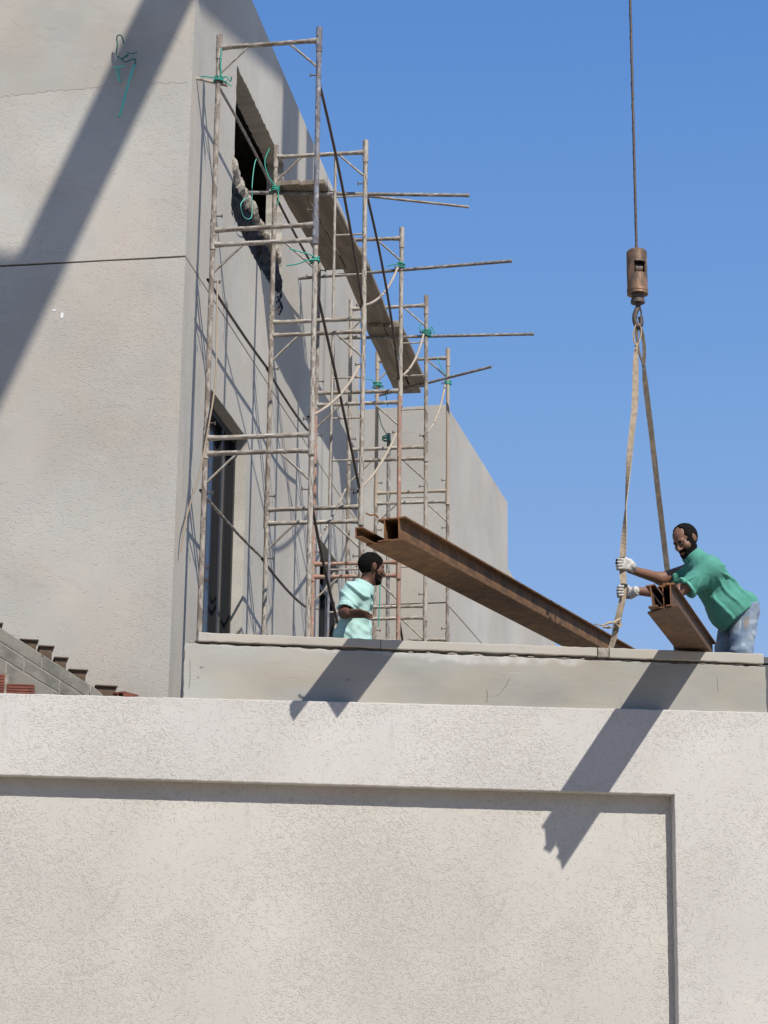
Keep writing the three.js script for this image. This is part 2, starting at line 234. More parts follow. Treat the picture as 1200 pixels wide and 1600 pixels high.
// ------------------------------------------------------------------ plastered house on the left
const house = thing('house', 'unpainted plastered house with scaffolding on its right face and a broken window', 'house', [.22, 0, -14.5], rad(-16));
{
  const R = rng(9), T = .16;
  const side = (g) => g.applyMatrix4(new THREE.Matrix4().makeBasis(V(0, 0, -1), V(0, 1, 0), V(1, 0, 0))).translate(-T, 0, 0);
  const hole = (a, b, c, d) => ragged(null, [[a, c], [b, c], [b, d], [a, d]], .12, .0035, R);
  // broken bottom edge of the upper opening
  const torn = ragged(null, [[1.50, 8.57], [1.9, 8.535], [2.4, 8.52], [2.9, 8.54], [3.25, 8.58], [3.40, 8.62], [3.44, 8.8], [3.42, 9.0], [3.42, 9.942], [1.445, 9.937], [1.45, 8.98], [1.40, 8.82], [1.39, 8.62]], .05, .012, R);
  const lower = ragged(null, [[T, 3.2], [7.75, 3.2], [7.75, 7.583], [T, 7.583]], .3, .0015, R);
  const upper = ragged(null, [[T, 7.598], [7.75, 7.598], [7.75, 10.83], [T, 10.83]], .3, .0015, R);
  mesh('side_wall', [side(extrude(lower, [hole(.82, 2.24, 3.3, 6.85), hole(5.6, 6.615, 3.3, 6.845)], T, 0)), side(extrude(upper, [torn], T, 0))], houseSideMat, house);
  const fl = ragged(null, [[-6, 3.2], [0, 3.2], [0, 7.583], [-6, 7.583]], .3, .0015, R), fu = ragged(null, [[-6, 7.598], [0, 7.598], [0, 10.83], [-6, 10.83]], .3, .0015, R);
  mesh('front_wall', [extrude(fl, [], T, 0).translate(0, 0, -T), extrude(fu, [], T, 0).translate(0, 0, -T)], houseMat, house);
  const ft = ragged(null, [[-6, 9.001], [-1.6, 9.021], [-1.05, 9.051], [-.6, 9.053], [-.035, 9.046], [-.03, 10.825], [-6, 10.825]], .03, .011, R);
  mesh('smooth_band', extrude(ft, [], .02, .0012).translate(0, 0, -.0182), smoothMat, house);
  const splash = std({ color: new THREE.Color(.78, .78, .77) });
  for (const [r, sx, sy, x, y] of [[.017, .8, 1.5, -.945, 7.16], [.011, 1.5, .7, -1.01, 7.205]]) mesh('paint_splash', new THREE.CylinderGeometry(r, r, .002, 9).rotateX(Math.PI / 2).scale(sx, sy, 1).translate(x, y, .0015), splash, house);
  mesh('groove_back', [box(.02, .05, 7.4, -.035, 7.59, -3.9), box(5.9, .05, .02, -3.05, 7.59, -.035), box(.05, .05, .05, -.05, 7.59, -.05)], darkGrey, house);
  mesh('roof', box(5.9, .2, 7.5, -3.0, 10.70, -3.9), concreteMat, house);
  mesh('rear_wall', [box(5.9, 7.3, .2, -3.0, 7.0, -7.66), box(.2, 7.3, 7.4, -5.9, 7.0, -3.9)], concreteMat, house);
  mesh('inner_floor', [box(5.6, .15, 7.3, -3.0, 3.4, -3.9), box(5.6, .2, 7.3, -3.0, 7.6, -3.9)], concreteMat, house);
  // lower openings: dark framed glazing set back in the reveal
  const win = (u0, u1, y0, y1, sash, setback) => {
    const w = new THREE.Group(); w.name = 'window'; house.add(w);
    const X = setback, f = .055, parts = [box(.07, y1 - y0, f, X, (y0 + y1) / 2, -u0 - f / 2), box(.07, y1 - y0, f, X, (y0 + y1) / 2, -u1 + f / 2), box(.07, f, u1 - u0 - 2 * f, X, y1 - f / 2, -(u0 + u1) / 2)];
    for (const s of sash) parts.push(box(.06, y1 - y0 - f, .06, X, (y0 + y1) / 2 - f / 2, -s));
    mesh('frame', parts, aluMat, w);
    mesh('pane', box(.012, y1 - y0 - .04, u1 - u0 - .08, X - .012, (y0 + y1) / 2, -(u0 + u1) / 2), glassMat, w);
  };
  win(.83, 2.23, 3.4, 6.84, [1.3, 1.77], -T + .03);
  win(5.61, 6.605, 3.4, 6.42, [6.1], -.06);
  // crumbled sill of the upper opening
  const rub = [];
  for (let i = 0; i < 26; i++) { const u = 1.46 + i * .076, s = ((i < 6 ? .135 : .11) - i * .0016) * (.85 + R() * .3); const g = new THREE.IcosahedronGeometry(1, 2), p = g.attributes.position; for (let k = 0; k < p.count; k++) { const q = .86 + .28 * PN.noise(p.getX(k) * 1.7 + i * 3.1, p.getY(k) * 1.7, p.getZ(k) * 1.7); p.setXYZ(k, p.getX(k) * q, p.getY(k) * q, p.getZ(k) * q); } g.computeVertexNormals(); rub.push(g.scale(.085, s, s).translate(-.055 + (R() - .5) * .03, 8.945 + (i < 4 ? .045 : 0) + (R() - .5) * .02, -u)); }
  mesh('broken_sill', rub, rubbleMat, house);
}
{ // black sheet bulging from the torn slot under the opening
  const g = new THREE.PlaneGeometry(2.02, .44, 90, 22), p = g.attributes.position;
  for (let i = 0; i < p.count; i++) {
    const u = p.getX(i) + 1.01, v = p.getY(i);
    const low = -.20 + .05 * PN.noise(u * 6, 1.5, 0) + (u > 1.75 ? -.06 * Math.abs(Math.sin(u * 31)) : 0);
    const y = lerp(.15 + .05 * PN.noise(u * 5, 7, 1), low, (.22 - v) / .44);
    p.setXYZ(i, u, y, -.005 + .035 * PN.noise(u * 5 + v * 4, v * 7, 2) + .02 * PN.noise(u * 15 - v * 9, v * 13, 5) + .03 * Math.cos(v * 6));
  }
  g.computeVertexNormals();
  g.applyMatrix4(new THREE.Matrix4().makeBasis(V(0, 0, -1), V(0, 1, 0), V(1, 0, 0))).translate(-.02, 8.735, -1.41);
  const m = new THREE.MeshPhysicalMaterial({ color: new THREE.Color(.006, .006, .007), roughness: .5, specularIntensity: .3, side: THREE.DoubleSide });
  const s = thing('plastic_sheet', 'crumpled black plastic sheet hanging from the broken sill of the upper window', 'plastic sheet', [.22, 0, -14.5], rad(-16));
  mesh('sheet', g, m, s);
  for (const [u, l] of [[3.28, .08], [3.33, .12], [3.37, .07], [3.2, .05]]) mesh('torn_strip', tube([[.02, 8.52, -u], [.03, 8.50 - l * .5, -u - .01], [.015, 8.50 - l, -u + .015]], .008, 8, 5), blackMat, s);
}

// ------------------------------------------------------------------ plastered building behind
{
  const t = thing('far_building', 'plain grey plastered building with a stepped parapet behind the scaffolding', 'building', [3.734, 0, -24.416], rad(-20));
  const R = rng(10), cut = 7.285;
  const side = (g) => g.applyMatrix4(new THREE.Matrix4().makeBasis(V(0, 0, -1), V(0, 1, 0), V(1, 0, 0))).translate(-.2, 0, 0);
  const up = ragged(null, [[.2, cut + .015], [13, cut + .015], [13, 8.66], [9.6, 8.72], [7.8, 8.785], [4.66, 8.86], [4.66, 9.872], [.2, 9.872]], .4, .002, R), lo = [[.2, 0], [13, 0], [13, cut], [.2, cut]].map((q) => new THREE.Vector2(...q));
  mesh('side_wall', [side(extrude(up, [], .2, .004)), side(extrude(lo, [], .2, .004))], houseSideMat, t);
  const fr = (y0, y1) => extrude([[-4, y0], [0, y0], [0, y1], [-4, y1]].map((q) => new THREE.Vector2(...q)), [], .198, .004).translate(0, 0, -.198);
  mesh('front_wall', [fr(cut + .015, 9.872), fr(0, cut)], houseMat, t);
  mesh('groove_back', [box(3.9, .06, .02, -2.0, cut, -.03), box(.02, .06, 12.6, -.03, cut, -6.5)], darkGrey, t);
  mesh('roof', [box(3.7, .1, 4.4, -2.0, 9.5, -2.4), box(3.7, .1, 8.3, -2.0, 8.3, -8.8)], concreteMat, t);
}

// ------------------------------------------------------------------ stair flank at the lower left
{
  const Z = -14.05, t = thing('outside_stair', 'sloping grey block stair flank in front of the house front', 'stair', [-.6, 0, Z]);
  const R = rng(12), o = [.6, 0];
  const course = (a, b, c, d) => extrude(ragged(null, [a, b, c, d].map((p) => [p[0] + .6, p[1]]), .06, .0025, R), [], .14, .006).translate(0, 0, -.14);
  // three courses laid to the slope, cut into blocks
  const top = (x) => 4.562 - .600 * (x + .923), j1 = (x) => 4.48 - .603 * (x + .953), j2 = (x) => 4.368 - .56 * (x + .947), j3 = (x) => 3.95 - .5 * (x + .95);
  const blocks = (f, g, cuts) => { for (let i = 0; i + 1 < cuts.length; i++) { const a = cuts[i] + .003, b = cuts[i + 1] - .003; mesh('concrete_block', course([a, g(a) + .004], [b, g(b) + .004], [b, f(b) - .003], [a, f(a) - .003]), blockMat, t); } };
  blocks(top, j1, [-1.6, -1.02, -.66, -.325]); blocks(j1, j2, [-1.6, -1.15, -.78, -.53, -.23]); blocks(j2, j3, [-1.6, -1.2, -.9, -.6, -.2]);
  mesh('concrete_block', course([-.325, 4.06], [-.16, 4.06], [-.25, 4.15], [-.315, 4.20]), blockMat, t);
  mesh('mortar', course([-1.6, 3.4], [-.245, 3.4], [-.335, 4.19], [-1.6, 4.95]).translate(0, 0, -.004), mortarMat, t);
}
{ // brown steel stubs stepping down the stair, each with a thin cap
  const spots = [[-.98, 4.62, .06, 'topmost, cut by the picture edge'], [-.765, 4.511, .13, 'second from the top'], [-.645, 4.47, .11, 'third from the top'], [-.54, 4.393, .10, 'fourth from the top'], [-.42, 4.312, .135, 'fifth from the top'], [-.222, 4.206, .155, 'lowest, beside red clay block']];
  const brown = std({ map: tex(rustMap, true, .4, .6), roughness: .8, color: new THREE.Color(.85, .95, 1) });
  for (const [x, y, w, which] of spots) {
    const t = thing('steel_stub', 'brown steel stub with dark cap on the grey stair, ' + which, 'steel stub', [x, y, -14.16], rad(6), 'brown steel stubs stepping down the stair');
    mesh('web', box(w - .022, .16, .16, -.004, -.087, 0, .003), brown, t);
    mesh('cap', box(w, .009, .19, 0, -.004, .004, .002), darkPipe, t);
  }
  const c = thing('clay_block', 'red hollow clay block at the foot of the stair beside the lowest brown stub', 'clay block', [-.085, 4.07, -14.12], rad(-38));
  mesh('shell', [box(.012, .09, .16, -.05, .045, 0, .002), box(.012, .09, .16, .05, .045, 0, .002), box(.09, .012, .16, 0, .084, 0, .002), box(.09, .012, .16, 0, .006, 0, .002), box(.008, .07, .16, 0, .045, 0)], brickMat, c);
  const ribs = (w, h) => { const g = [box(w, h, .1, 0, h / 2, 0, .003)]; for (let y = .012; y < h - .005; y += .019) g.push(box(w - .01, .010, .108, 0, y, 0, .002)); return g; };
  const spots2 = [[-.99, 'left of the grey post below the stair'], [-.79, 'right of the grey post under the sloping grey blocks']];
  for (const [x, w] of spots2) { const b = thing('ribbed_clay_block', 'ribbed red clay block ' + w, 'clay block', [x, 4.0, -13.985], 0, 'ribbed clay blocks under the stair'); mesh('body', ribs(.185, x < -.9 ? .235 : .17), brickMat, b); }
  const p = thing('grey_post', 'thin pale grey concrete post between two ribbed red clay blocks', 'post', [-.888, 3.9, -13.97]);
  mesh('shaft', box(.028, .335, .06, 0, .1675, 0, .003), rubbleMat, p);
}

// ------------------------------------------------------------------ scaffold
const OUT = [[1.20, -14.40], [1.783, -16.315], [2.334, -18.13], [2.835, -19.883], [3.301, -21.448]], FW = .80, FA = rad(-15), WX = .7727, WZ = .2071;
const inner = (k) => [OUT[k][0] - WX, OUT[k][1] - WZ];
const scaffold = thing('scaffold', 'tall rusty tube scaffold of stacked frames along the right face of the house', 'scaffold', [0, 0, 0]);
const PR = .0205, FH = 1.67, BASES = [4.46, 6.13, 7.80];
{
  const R = rng(14);
  const post = (top) => [bar([0, 0, 0], [0, FH + (top ? .045 : 0), 0], PR, 10), bar([0, top ? FH - .16 : -.10, 0], [0, top ? FH + .05 : .14, 0], PR + .0045, 10)];
  const railG = (y) => { const g = [bar([.018, y, 0], [FW - .018, y, 0], .0185, 9), bar([.016, y, 0], [.10, y, 0], .025, 9, .0185), bar([FW - .016, y, 0], [FW - .10, y, 0], .025, 9, .0185)]; return merge(g); };
  const geo = { post: merge(post(false)), postTop: merge(post(true)), rb: railG(.06), rt: railG(1.61), kl: bar([.235, 1.60, .0], [.012, 1.385, .0], .0095, 7), kr: bar([FW - .235, 1.60, .0], [FW - .012, 1.385, .0], .0095, 7), pin: merge([bar([0, 0, 0], [-.065, 0, .012], .0055, 6), bar([-.062, -.014, .012], [-.062, .014, .012], .0055, 6)]), lad: bar([FW - .265, .06, 0], [FW - .265, 1.60, 0], .0125, 8), rung: (y) => bar([FW - .262, y, 0], [FW - .015, y, 0], .0085, 6) };
  const pick = (k, l, s) => { if (k === 2 && l < 2) return redPipe; if (k === 0 && l === 2 && s === 1) return bluePipe; if (k === 4) return l === 1 ? pipeMats[0] : tanPipe; return pipeMats[(k * 7 + l * 5 + s * 3) % 3 === 2 ? (s ? 1 : 0) : (k + l + s) % 2]; };
  for (let k = 0; k < 5; k++) for (let l = 0; l < 3; l++) {
    const f = new THREE.Group(); f.name = 'scaffold_frame'; const [ix, iz] = inner(k);
    f.position.set(ix, BASES[l], iz); f.rotation.set((R() - .5) * .006, FA + (R() - .5) * .05, (R() - .5) * .005); scaffold.add(f);
    const topmost = l === 2;
    mesh('post', topmost ? geo.postTop : geo.post, pick(k, l, 0), f);
    mesh('post', (topmost ? geo.postTop : geo.post), pick(k, l, 1), f).position.x = FW;
    if (topmost) for (const x of [0, FW]) mesh('coupler', bar([x, -.10, 0], [x, .15, 0], PR + .0045, 10), pick(k, l, x ? 1 : 0), f);
    mesh('rail', geo.rb, pick(k, l, 2), f); mesh('rail', geo.rt, k === 2 && l === 0 ? redPipe : pipeMats[(k + l) % 2], f);
    mesh('knee_brace', geo.kl, pipeMats[(k + l + 1) % 2], f); mesh('knee_brace', geo.kr, pipeMats[(k + l) % 2], f);
    for (const x of [0, FW]) for (const y of [.18, 1.31]) { const p = mesh('lock_pin', geo.pin, darkPipe, f); p.position.set(x, y, .0); if (x === 0) p.rotation.y = Math.PI; }
    if (k === 1 || k === 3) { mesh('ladder_rail', geo.lad, k === 1 && l < 1 ? bluePipe : pipeMats[1], f); for (const y of [.47, .84, 1.20]) mesh('rung', geo.rung(y), pipeMats[1], f); }
    if (l === 0) for (const x of [0, FW]) mesh('base_jack', [bar([x, -.80, 0], [x, 0, 0], .016, 8), box(.14, .008, .14, x, -.804, 0)], darkPipe, f);
  }
  // braces; outer plane zigzag, inner plane ties
  const Po = (k, y, o = -.012) => [OUT[k][0] + WX / FW * o, y, OUT[k][1] + WZ / FW * o], Pi = (k, y, o = -.03) => [inner(k)[0] + WX / FW * o, y, inner(k)[1] + WZ / FW * o];
  const brace = (a, b, m, sag) => mesh('cross_brace', [bent(a, b, .0115, sag)], m, scaffold);
  const HI = [5.77, 7.44, 9.11], LO = [4.65, 6.33, 7.98];
  brace(Po(0, HI[2]), Po(1, LO[2]), darkPipe, [.02, .03, 0]); brace(Po(1, HI[2]), Po(2, LO[2]), darkPipe, [.03, .02, 0]);
  brace(Po(1, LO[2], -.03), Po(2, HI[2], -.03), tanPipe, [.02, -.09, 0]); brace(Po(2, LO[2], -.03), Po(3, HI[2], -.03), tanPipe, [.02, -.09, 0]); brace(Po(3, LO[2], -.03), Po(4, HI[2], -.03), tanPipe, [.02, -.09, 0]);
  brace(Po(0, HI[1]), Po(1, LO[1]), darkPipe, [.0, .03, 0]); brace(Po(0, LO[1], -.03), Po(1, HI[1], -.03), tanPipe, [.02, -.06, 0]); brace(Po(1, LO[1], -.03), Po(2, HI[1], -.03), tanPipe, [.01, -.05, 0]);
  brace(Po(0, HI[0]), Po(1, LO[0]), darkPipe, [-.02, -.04, 0]); brace(Po(2, HI[0]), Po(3, LO[0]), darkPipe, [0, -.02, 0]); brace(Po(2, LO[0], -.03), Po(3, HI[0], -.03), tanPipe, [0, -.05, 0]);
  for (const [l, m0, m1] of [[2, pipeMats[2], darkPipe], [1, darkPipe, darkPipe], [0, pipeMats[0], darkPipe]]) { brace(Pi(0, HI[l] + .02), Pi(1, HI[l] + .01), m0, [.0, l === 2 ? .03 : -.02, 0]); brace(Pi(1, HI[l]), Pi(2, HI[l]), m1, [.02, -.06, 0]); }
  brace(Pi(3, HI[0]), Pi(4, LO[0]), darkPipe, [0, 0, 0]); brace(Pi(3, LO[1]), Pi(4, HI[1]), pipeMats[0], [0, 0, 0]); brace(Pi(2, LO[1]), Pi(3, HI[1]), pipeMats[0], [0, -.05, 0]);
}
// put-log tubes lashed across the frames, and the boards lying on them
const tubes = [
  [[.13, 9.16, -14.62], [.50, 9.10, -14.63], .012, 'short pale tube stub lashed to the nearest inner post with green cord', pipeMats[1]],
  [[.78, 9.10, -16.62], [2.72, 9.13, -16.46], .0165, 'long grey scaffold tube lashed to the second frame, pointing out over the gap', pipeMats[2]],
  [[1.50, 9.145, -16.60], [2.74, 9.09, -16.62], .012, 'thinner tube lying just under the longer one at the second frame', pipeMats[0]],
  [[1.20, 9.10, -18.62], [3.36, 9.12, -17.86], .0165, 'grey tube lashed to the third frame and sloping up to the right', pipeMats[2]],
  [[1.95, 9.10, -20.15], [3.94, 9.10, -19.72], .0165, 'grey tube with a flattened end lashed to the fourth frame', pipeMats[2]],
  [[2.55, 9.11, -22.0], [3.69, 9.13, -20.87], .0155, 'thin dark tube lashed to the farthest frame, tilted up at its free end', pipeMats[2]],
];
for (const [a, b, r, label, m] of tubes) { const t = tag(mesh('scaffold_tube', [bar(a, b, r, 9), bar(V(...a).lerp(V(...b), .985), b, r * 1.15, 9)], m), label, 'tube', 'tubes lashed across the scaffold'); }
{
  const planks = [ // left near, left far, width, thickness
    [[1.02, -16.50], [1.63, -18.38], .205, 9.128, 'left board of the near pair on the scaffold'],
    [[1.235, -16.455], [1.842, -18.33], .205, 9.128, 'right board of the near pair on the scaffold, its long edge against the sky'],
    [[1.69, -18.02], [2.29, -20.22], .26, 9.172, 'middle board lying on top of the far end of the near pair'],
    [[2.19, -19.86], [2.72, -21.75], .185, 9.128, 'left board of the far pair with its end over the fifth frame'],
    [[2.385, -19.84], [2.925, -21.70], .185, 9.128, 'right board of the far pair, nearest to the open side'],
    [[2.62, -21.2], [2.86, -22.05], .22, 9.172, 'short board end jutting past the far pair of boards'],
  ];
  const R = rng(15);
  for (const [a, b, w, y, label] of planks) {
    const L = Math.hypot(b[0] - a[0], b[1] - a[1]), ang = Math.atan2(-(b[0] - a[0]), -(b[1] - a[1]));
    const t = thing('scaffold_board', label, 'board', [a[0], y, a[1]], ang, 'boards laid on the scaffold');
    const s = ragged(null, [[0, 0], [w, 0], [w, L], [0, L]], .25, .004, R);
    mesh('timber', extrude(s, [], .042, .004).applyMatrix4(new THREE.Matrix4().makeBasis(V(1, 0, 0), V(0, 0, -1), V(0, 1, 0))), boardMat, t);
  }
  const m = thing('mortar_heap', 'dried brown mortar heap on the near end of the far boards', 'mortar', [2.43, 9.17, -20.0]);
  const gs = []; for (let i = 0; i < 9; i++) gs.push(new THREE.IcosahedronGeometry(.045 + R() * .03, 2).scale(1.2, .8, 1).translate((R() - .5) * .34, .03 + R() * .03, (R() - .5) * .16)); mesh('heap', gs, boardMat, m);
}
// green cord lashings at the posts
{
  const lash = (p, label, tails, s = 1) => {
    const R = rng(Math.round(p[0] * 997 + p[1] * 31)), gs = [];
    for (let q = 0; q < 5; q++) { const pts = [], tilt = (R() - .5) * .9, r = (.028 + R() * .008) * s, yy = (R() - .5) * .05 * s; for (let i = 0; i <= 12; i++) { const a = i / 12 * 6.5 + R() * .2; pts.push([Math.cos(a) * r, yy + Math.sin(a + q) * tilt * .03, Math.sin(a) * r]); } gs.push(tube(pts, .0055, 24, 5)); }
    for (const t of tails) gs.push(tube([[.02, 0, .02], ...t], .0055, 14, 5));
    const g = thing('lashing', label, 'cord', p, 0, 'green cord lashings on the scaffold'); mesh('cord', gs, cordMat, g);
  };
  const [a0, a1, a2, a3, a4] = [0, 1, 2, 3, 4].map(inner);
  lash([a0[0], 9.13, a0[1]], 'green cord lashing with frayed ends at the top of the nearest inner post', [[[.06, .02, .03], [.09, -.02, .03], [.10, .01, .05]], [[-.06, .01, .02], [-.14, .02, .01]], [[.01, .15, .03], [.015, .3, .02]], [[.06, -.03, .03], [.10, -.06, .03]]]);
  lash([a1[0], 9.10, a1[1]], 'green cord lashing with a loop at the inner post of the second frame', [[[-.06, .1, .03], [-.10, .25, .03], [-.06, .38, .02]], [[.03, -.08, .03], [.02, -.16, .03]], [[.06, .05, .03], [.09, .03, .04]]], 1.1);
  lash([OUT[0][0], 7.58, OUT[0][1]], 'green cord tied round the nearest outer post below the boards, ends pointing left', [[[-.05, .03, .03], [-.12, .05, .02], [-.2, .08, .0]], [[-.06, -.02, .03], [-.14, -.05, .02], [-.22, -.06, 0]]], .95);
  lash([OUT[2][0], 9.12, OUT[2][1]], 'green cord lashing at the outer post of the third frame', [[[-.05, .0, .03], [-.14, -.02, .02]]]);
  lash([OUT[3][0], 9.11, OUT[3][1]], 'bright green cord bundle at the outer post of the fourth frame', [[[-.08, .03, .03], [-.06, .09, .03]], [[.05, .06, .03], [.08, -.02, .03]]], 1.35);
  lash([OUT[4][0], 9.13, OUT[4][1]], 'green cord lashing with a long tail up to the left at the farthest outer post', [[[-.06, .12, .03], [-.13, .28, .02]], [[.01, -.1, .03], [.0, -.16, .03]]], 1.1);
  lash([a4[0], 9.12, a4[1]], 'green cord knot at the top of the farthest inner post', [[[-.08, .06, .03], [-.16, .06, .03]], [[.08, -.08, .03], [.12, -.25, .03]]], 1.4);
  lash([a4[0] + .10, 8.50, a4[1] + .05], 'green cord knot on the tie tube under the far boards', [[[-.05, .12, .03], [-.09, .26, .03]], [[.05, -.06, .03], [.06, -.16, .03]]], 1.2);
  lash([2.335 - .19, 6.03, -18.17], 'green cord knot beside the lower rail of the third frame, right of the standing man', [[[.02, -.2, .02], [.01, -.45, .02]]], 1.1);
}
{ // extra standing tube by the farthest frame
  tag(mesh('standing_tube', [bar([2.68, 3.66, -21.62], [2.66, 8.55, -21.62], .022, 9)], pipeMats[2]), 'dark standing tube between the farthest frame posts, under the far boards', 'tube');
  tag(mesh('hanging_rope', [tube([[.47, 7.44, -14.57], [.475, 7.1, -14.56], [.48, 6.62, -14.55], [.445, 6.3, -14.54], [.385, 5.9, -14.55], [.30, 5.55, -14.56], [.27, 5.30, -14.57]], .0065, 40, 6)], strapMat), 'tan rope hanging from the nearest inner post and swinging left across the house corner', 'rope');
  tag(mesh('green_hose', [tube([[0.905, 9.36, -16.646], [0.854, 9.354, -16.469], [0.821, 9.279, -16.352], [0.795, 9.007, -16.262], [0.802, 8.809, -16.286], [0.798, 8.725, -16.272], [0.753, 8.631, -16.115], [0.707, 8.599, -15.953], [0.685, 8.64, -15.878], [0.715, 8.746, -15.982], [0.76, 8.836, -16.138]], .0034, 70, 6)], paleCord), 'thin pale green hose looping down over the broken window sill', 'hose');
}
{ // tangled green cord hanging on the house front
  const N = (x, y, o) => { const p = V(x, y, o).applyAxisAngle(UP, rad(-16)); return [p.x + .22, p.y, p.z - 14.5]; };
  const g = thing('cord_tangle', 'tangled green cord sticking out of the house front in the shadow band', 'cord');
  mesh('dark_cord', [tube([N(-.545, 9.38, .06), N(-.55, 9.42, .12), N(-.60, 9.44, .07), N(-.60, 9.38, .05), N(-.605, 9.29, .06)], .0055, 24, 5), tube([N(-.61, 9.3, .02), N(-.56, 9.25, .07), N(-.51, 9.2, .1), N(-.47, 9.22, .09), N(-.445, 9.24, .06), N(-.455, 9.18, .05)], .006, 24, 5), tube([N(-.575, 9.27, .04), N(-.54, 9.235, .1), N(-.49, 9.24, .12), N(-.50, 9.27, .09), N(-.55, 9.25, .06)], .005, 24, 5), tube([N(-.45, 9.32, .02), N(-.47, 9.29, .06), N(-.52, 9.31, .05)], .0045, 12, 5)], std({ color: new THREE.Color(.025, .17, .14), roughness: .6 }), g);
  for (const [pts, r] of [[[N(-.455, 9.2, .05), N(-.465, 9.1, .09), N(-.50, 8.9, .11), N(-.535, 8.72, .12)], .0095], [[N(-.62, 9.20, .04), N(-.59, 9.17, .08), N(-.52, 9.18, .08)], .008], [[N(-.585, 9.17, .05), N(-.575, 9.1, .06), N(-.56, 9.06, .05)], .010]]) mesh('green_cord', tube(pts, r, 24, 6), paleCord, g);
}

// ------------------------------------------------------------------ rusty steel beams
function ibeam(h, f, t, L, cx, base, lean = 0, z0 = 0) { const g = [box(f, t, L, 0, h - t / 2, -L / 2), box(f, t, L, 0, t / 2, -L / 2), box(t * .8, h - 2 * t, L, 0, h / 2, -L / 2)]; return merge(g).rotateZ(lean).translate(cx, base, z0); }
function endCap(h, f, t, cx, base, lean, z0) { return merge([box(f - .001, t - .001, .003, 0, h - t / 2, .001), box(f - .001, t - .001, .003, 0, t / 2, .001), box(t * .8 - .001, h - 2 * t, .003, 0, h / 2, .001)]).rotateZ(lean).translate(cx, base, z0); }
{
  const t = thing('steel_beam', 'long rusty double steel beam jutting over the cement wall above the man in the pale shirt', 'steel beam', [1.585, 5.02, -12.97], Math.atan2(-.53, 1));
  t.rotation.order = 'YXZ'; t.rotation.x = .053;
  const L = 7.2, skew = (m) => { const p = m.geometry.attributes.position; for (let i = 0; i < p.count; i++) p.setZ(i, p.getZ(i) + (p.getX(i) - .132) * .2); };
  for (const [cx, z0] of [[-.022, -.0], [.082, -.015]]) { const b = mesh('beam', ibeam(.155, .10, .011, L, cx, .011, 0, z0), warmRust, t); skew(b); skew(mesh('cut_end', endCap(.155, .10, .011, cx, .011, 0, z0), rustEdge, b)); }
  skew(mesh('plate', box(.30, .010, L, -.0175, .005, -L / 2, .002), warmRust, t));
  const ch = mesh('channel', [box(.008, .07, L, -.158, .046, -L / 2 + .20), box(.05, .008, L, -.135, .015, -L / 2 + .20), box(.05, .008, L, -.135, .077, -L / 2 + .20)], warmRust, t); skew(ch);
  skew(mesh('cut_end', [box(.008, .07, .003, -.158, .046, .201), box(.05, .008, .003, -.135, .015, .201), box(.05, .008, .003, -.135, .077, .201)], rustEdge, ch));
  mesh('bent_tie', [tube([[-.06, .17, -.02], [-.075, .19, .0], [-.10, .185, .02], [-.13, .2, .03]], .006, 12, 5)], rustEdge, t);
}
{
  const t = thing('steel_beam', 'rusty steel beam bundle on the coping under the arms of the bearded man', 'steel beam', [3.352, 4.568, -12.66], Math.atan2(-.44, 1));
  const L = 1.95, skew = (m) => { const p = m.geometry.attributes.position; for (let i = 0; i < p.count; i++) p.setZ(i, p.getZ(i) + (p.getX(i) - .112) * .68); };
  for (const [cx, lean, z0] of [[-.055, .10, .0], [.012, .06, -.045], [.062, 0, 0]]) { const b = mesh('beam', ibeam(.15, .062, .009, L, cx, .013, lean, z0), rustMat, t); mesh('cut_end', endCap(.15, .062, .009, cx, .013, lean, z0), rustEdge, b); }
  skew(mesh('plate', box(.225, .011, L + .03, 0, .0055, -L / 2 + .015, .002), rustMat, t));
  const R = rng(21); mesh('slag_lump', Array.from({ length: 9 }, () => new THREE.IcosahedronGeometry(.006 + R() * .008, 1).translate(-.01 + R() * .09, .166 + R() * .004, -.02 - R() * .07)), rustEdge, t);
}

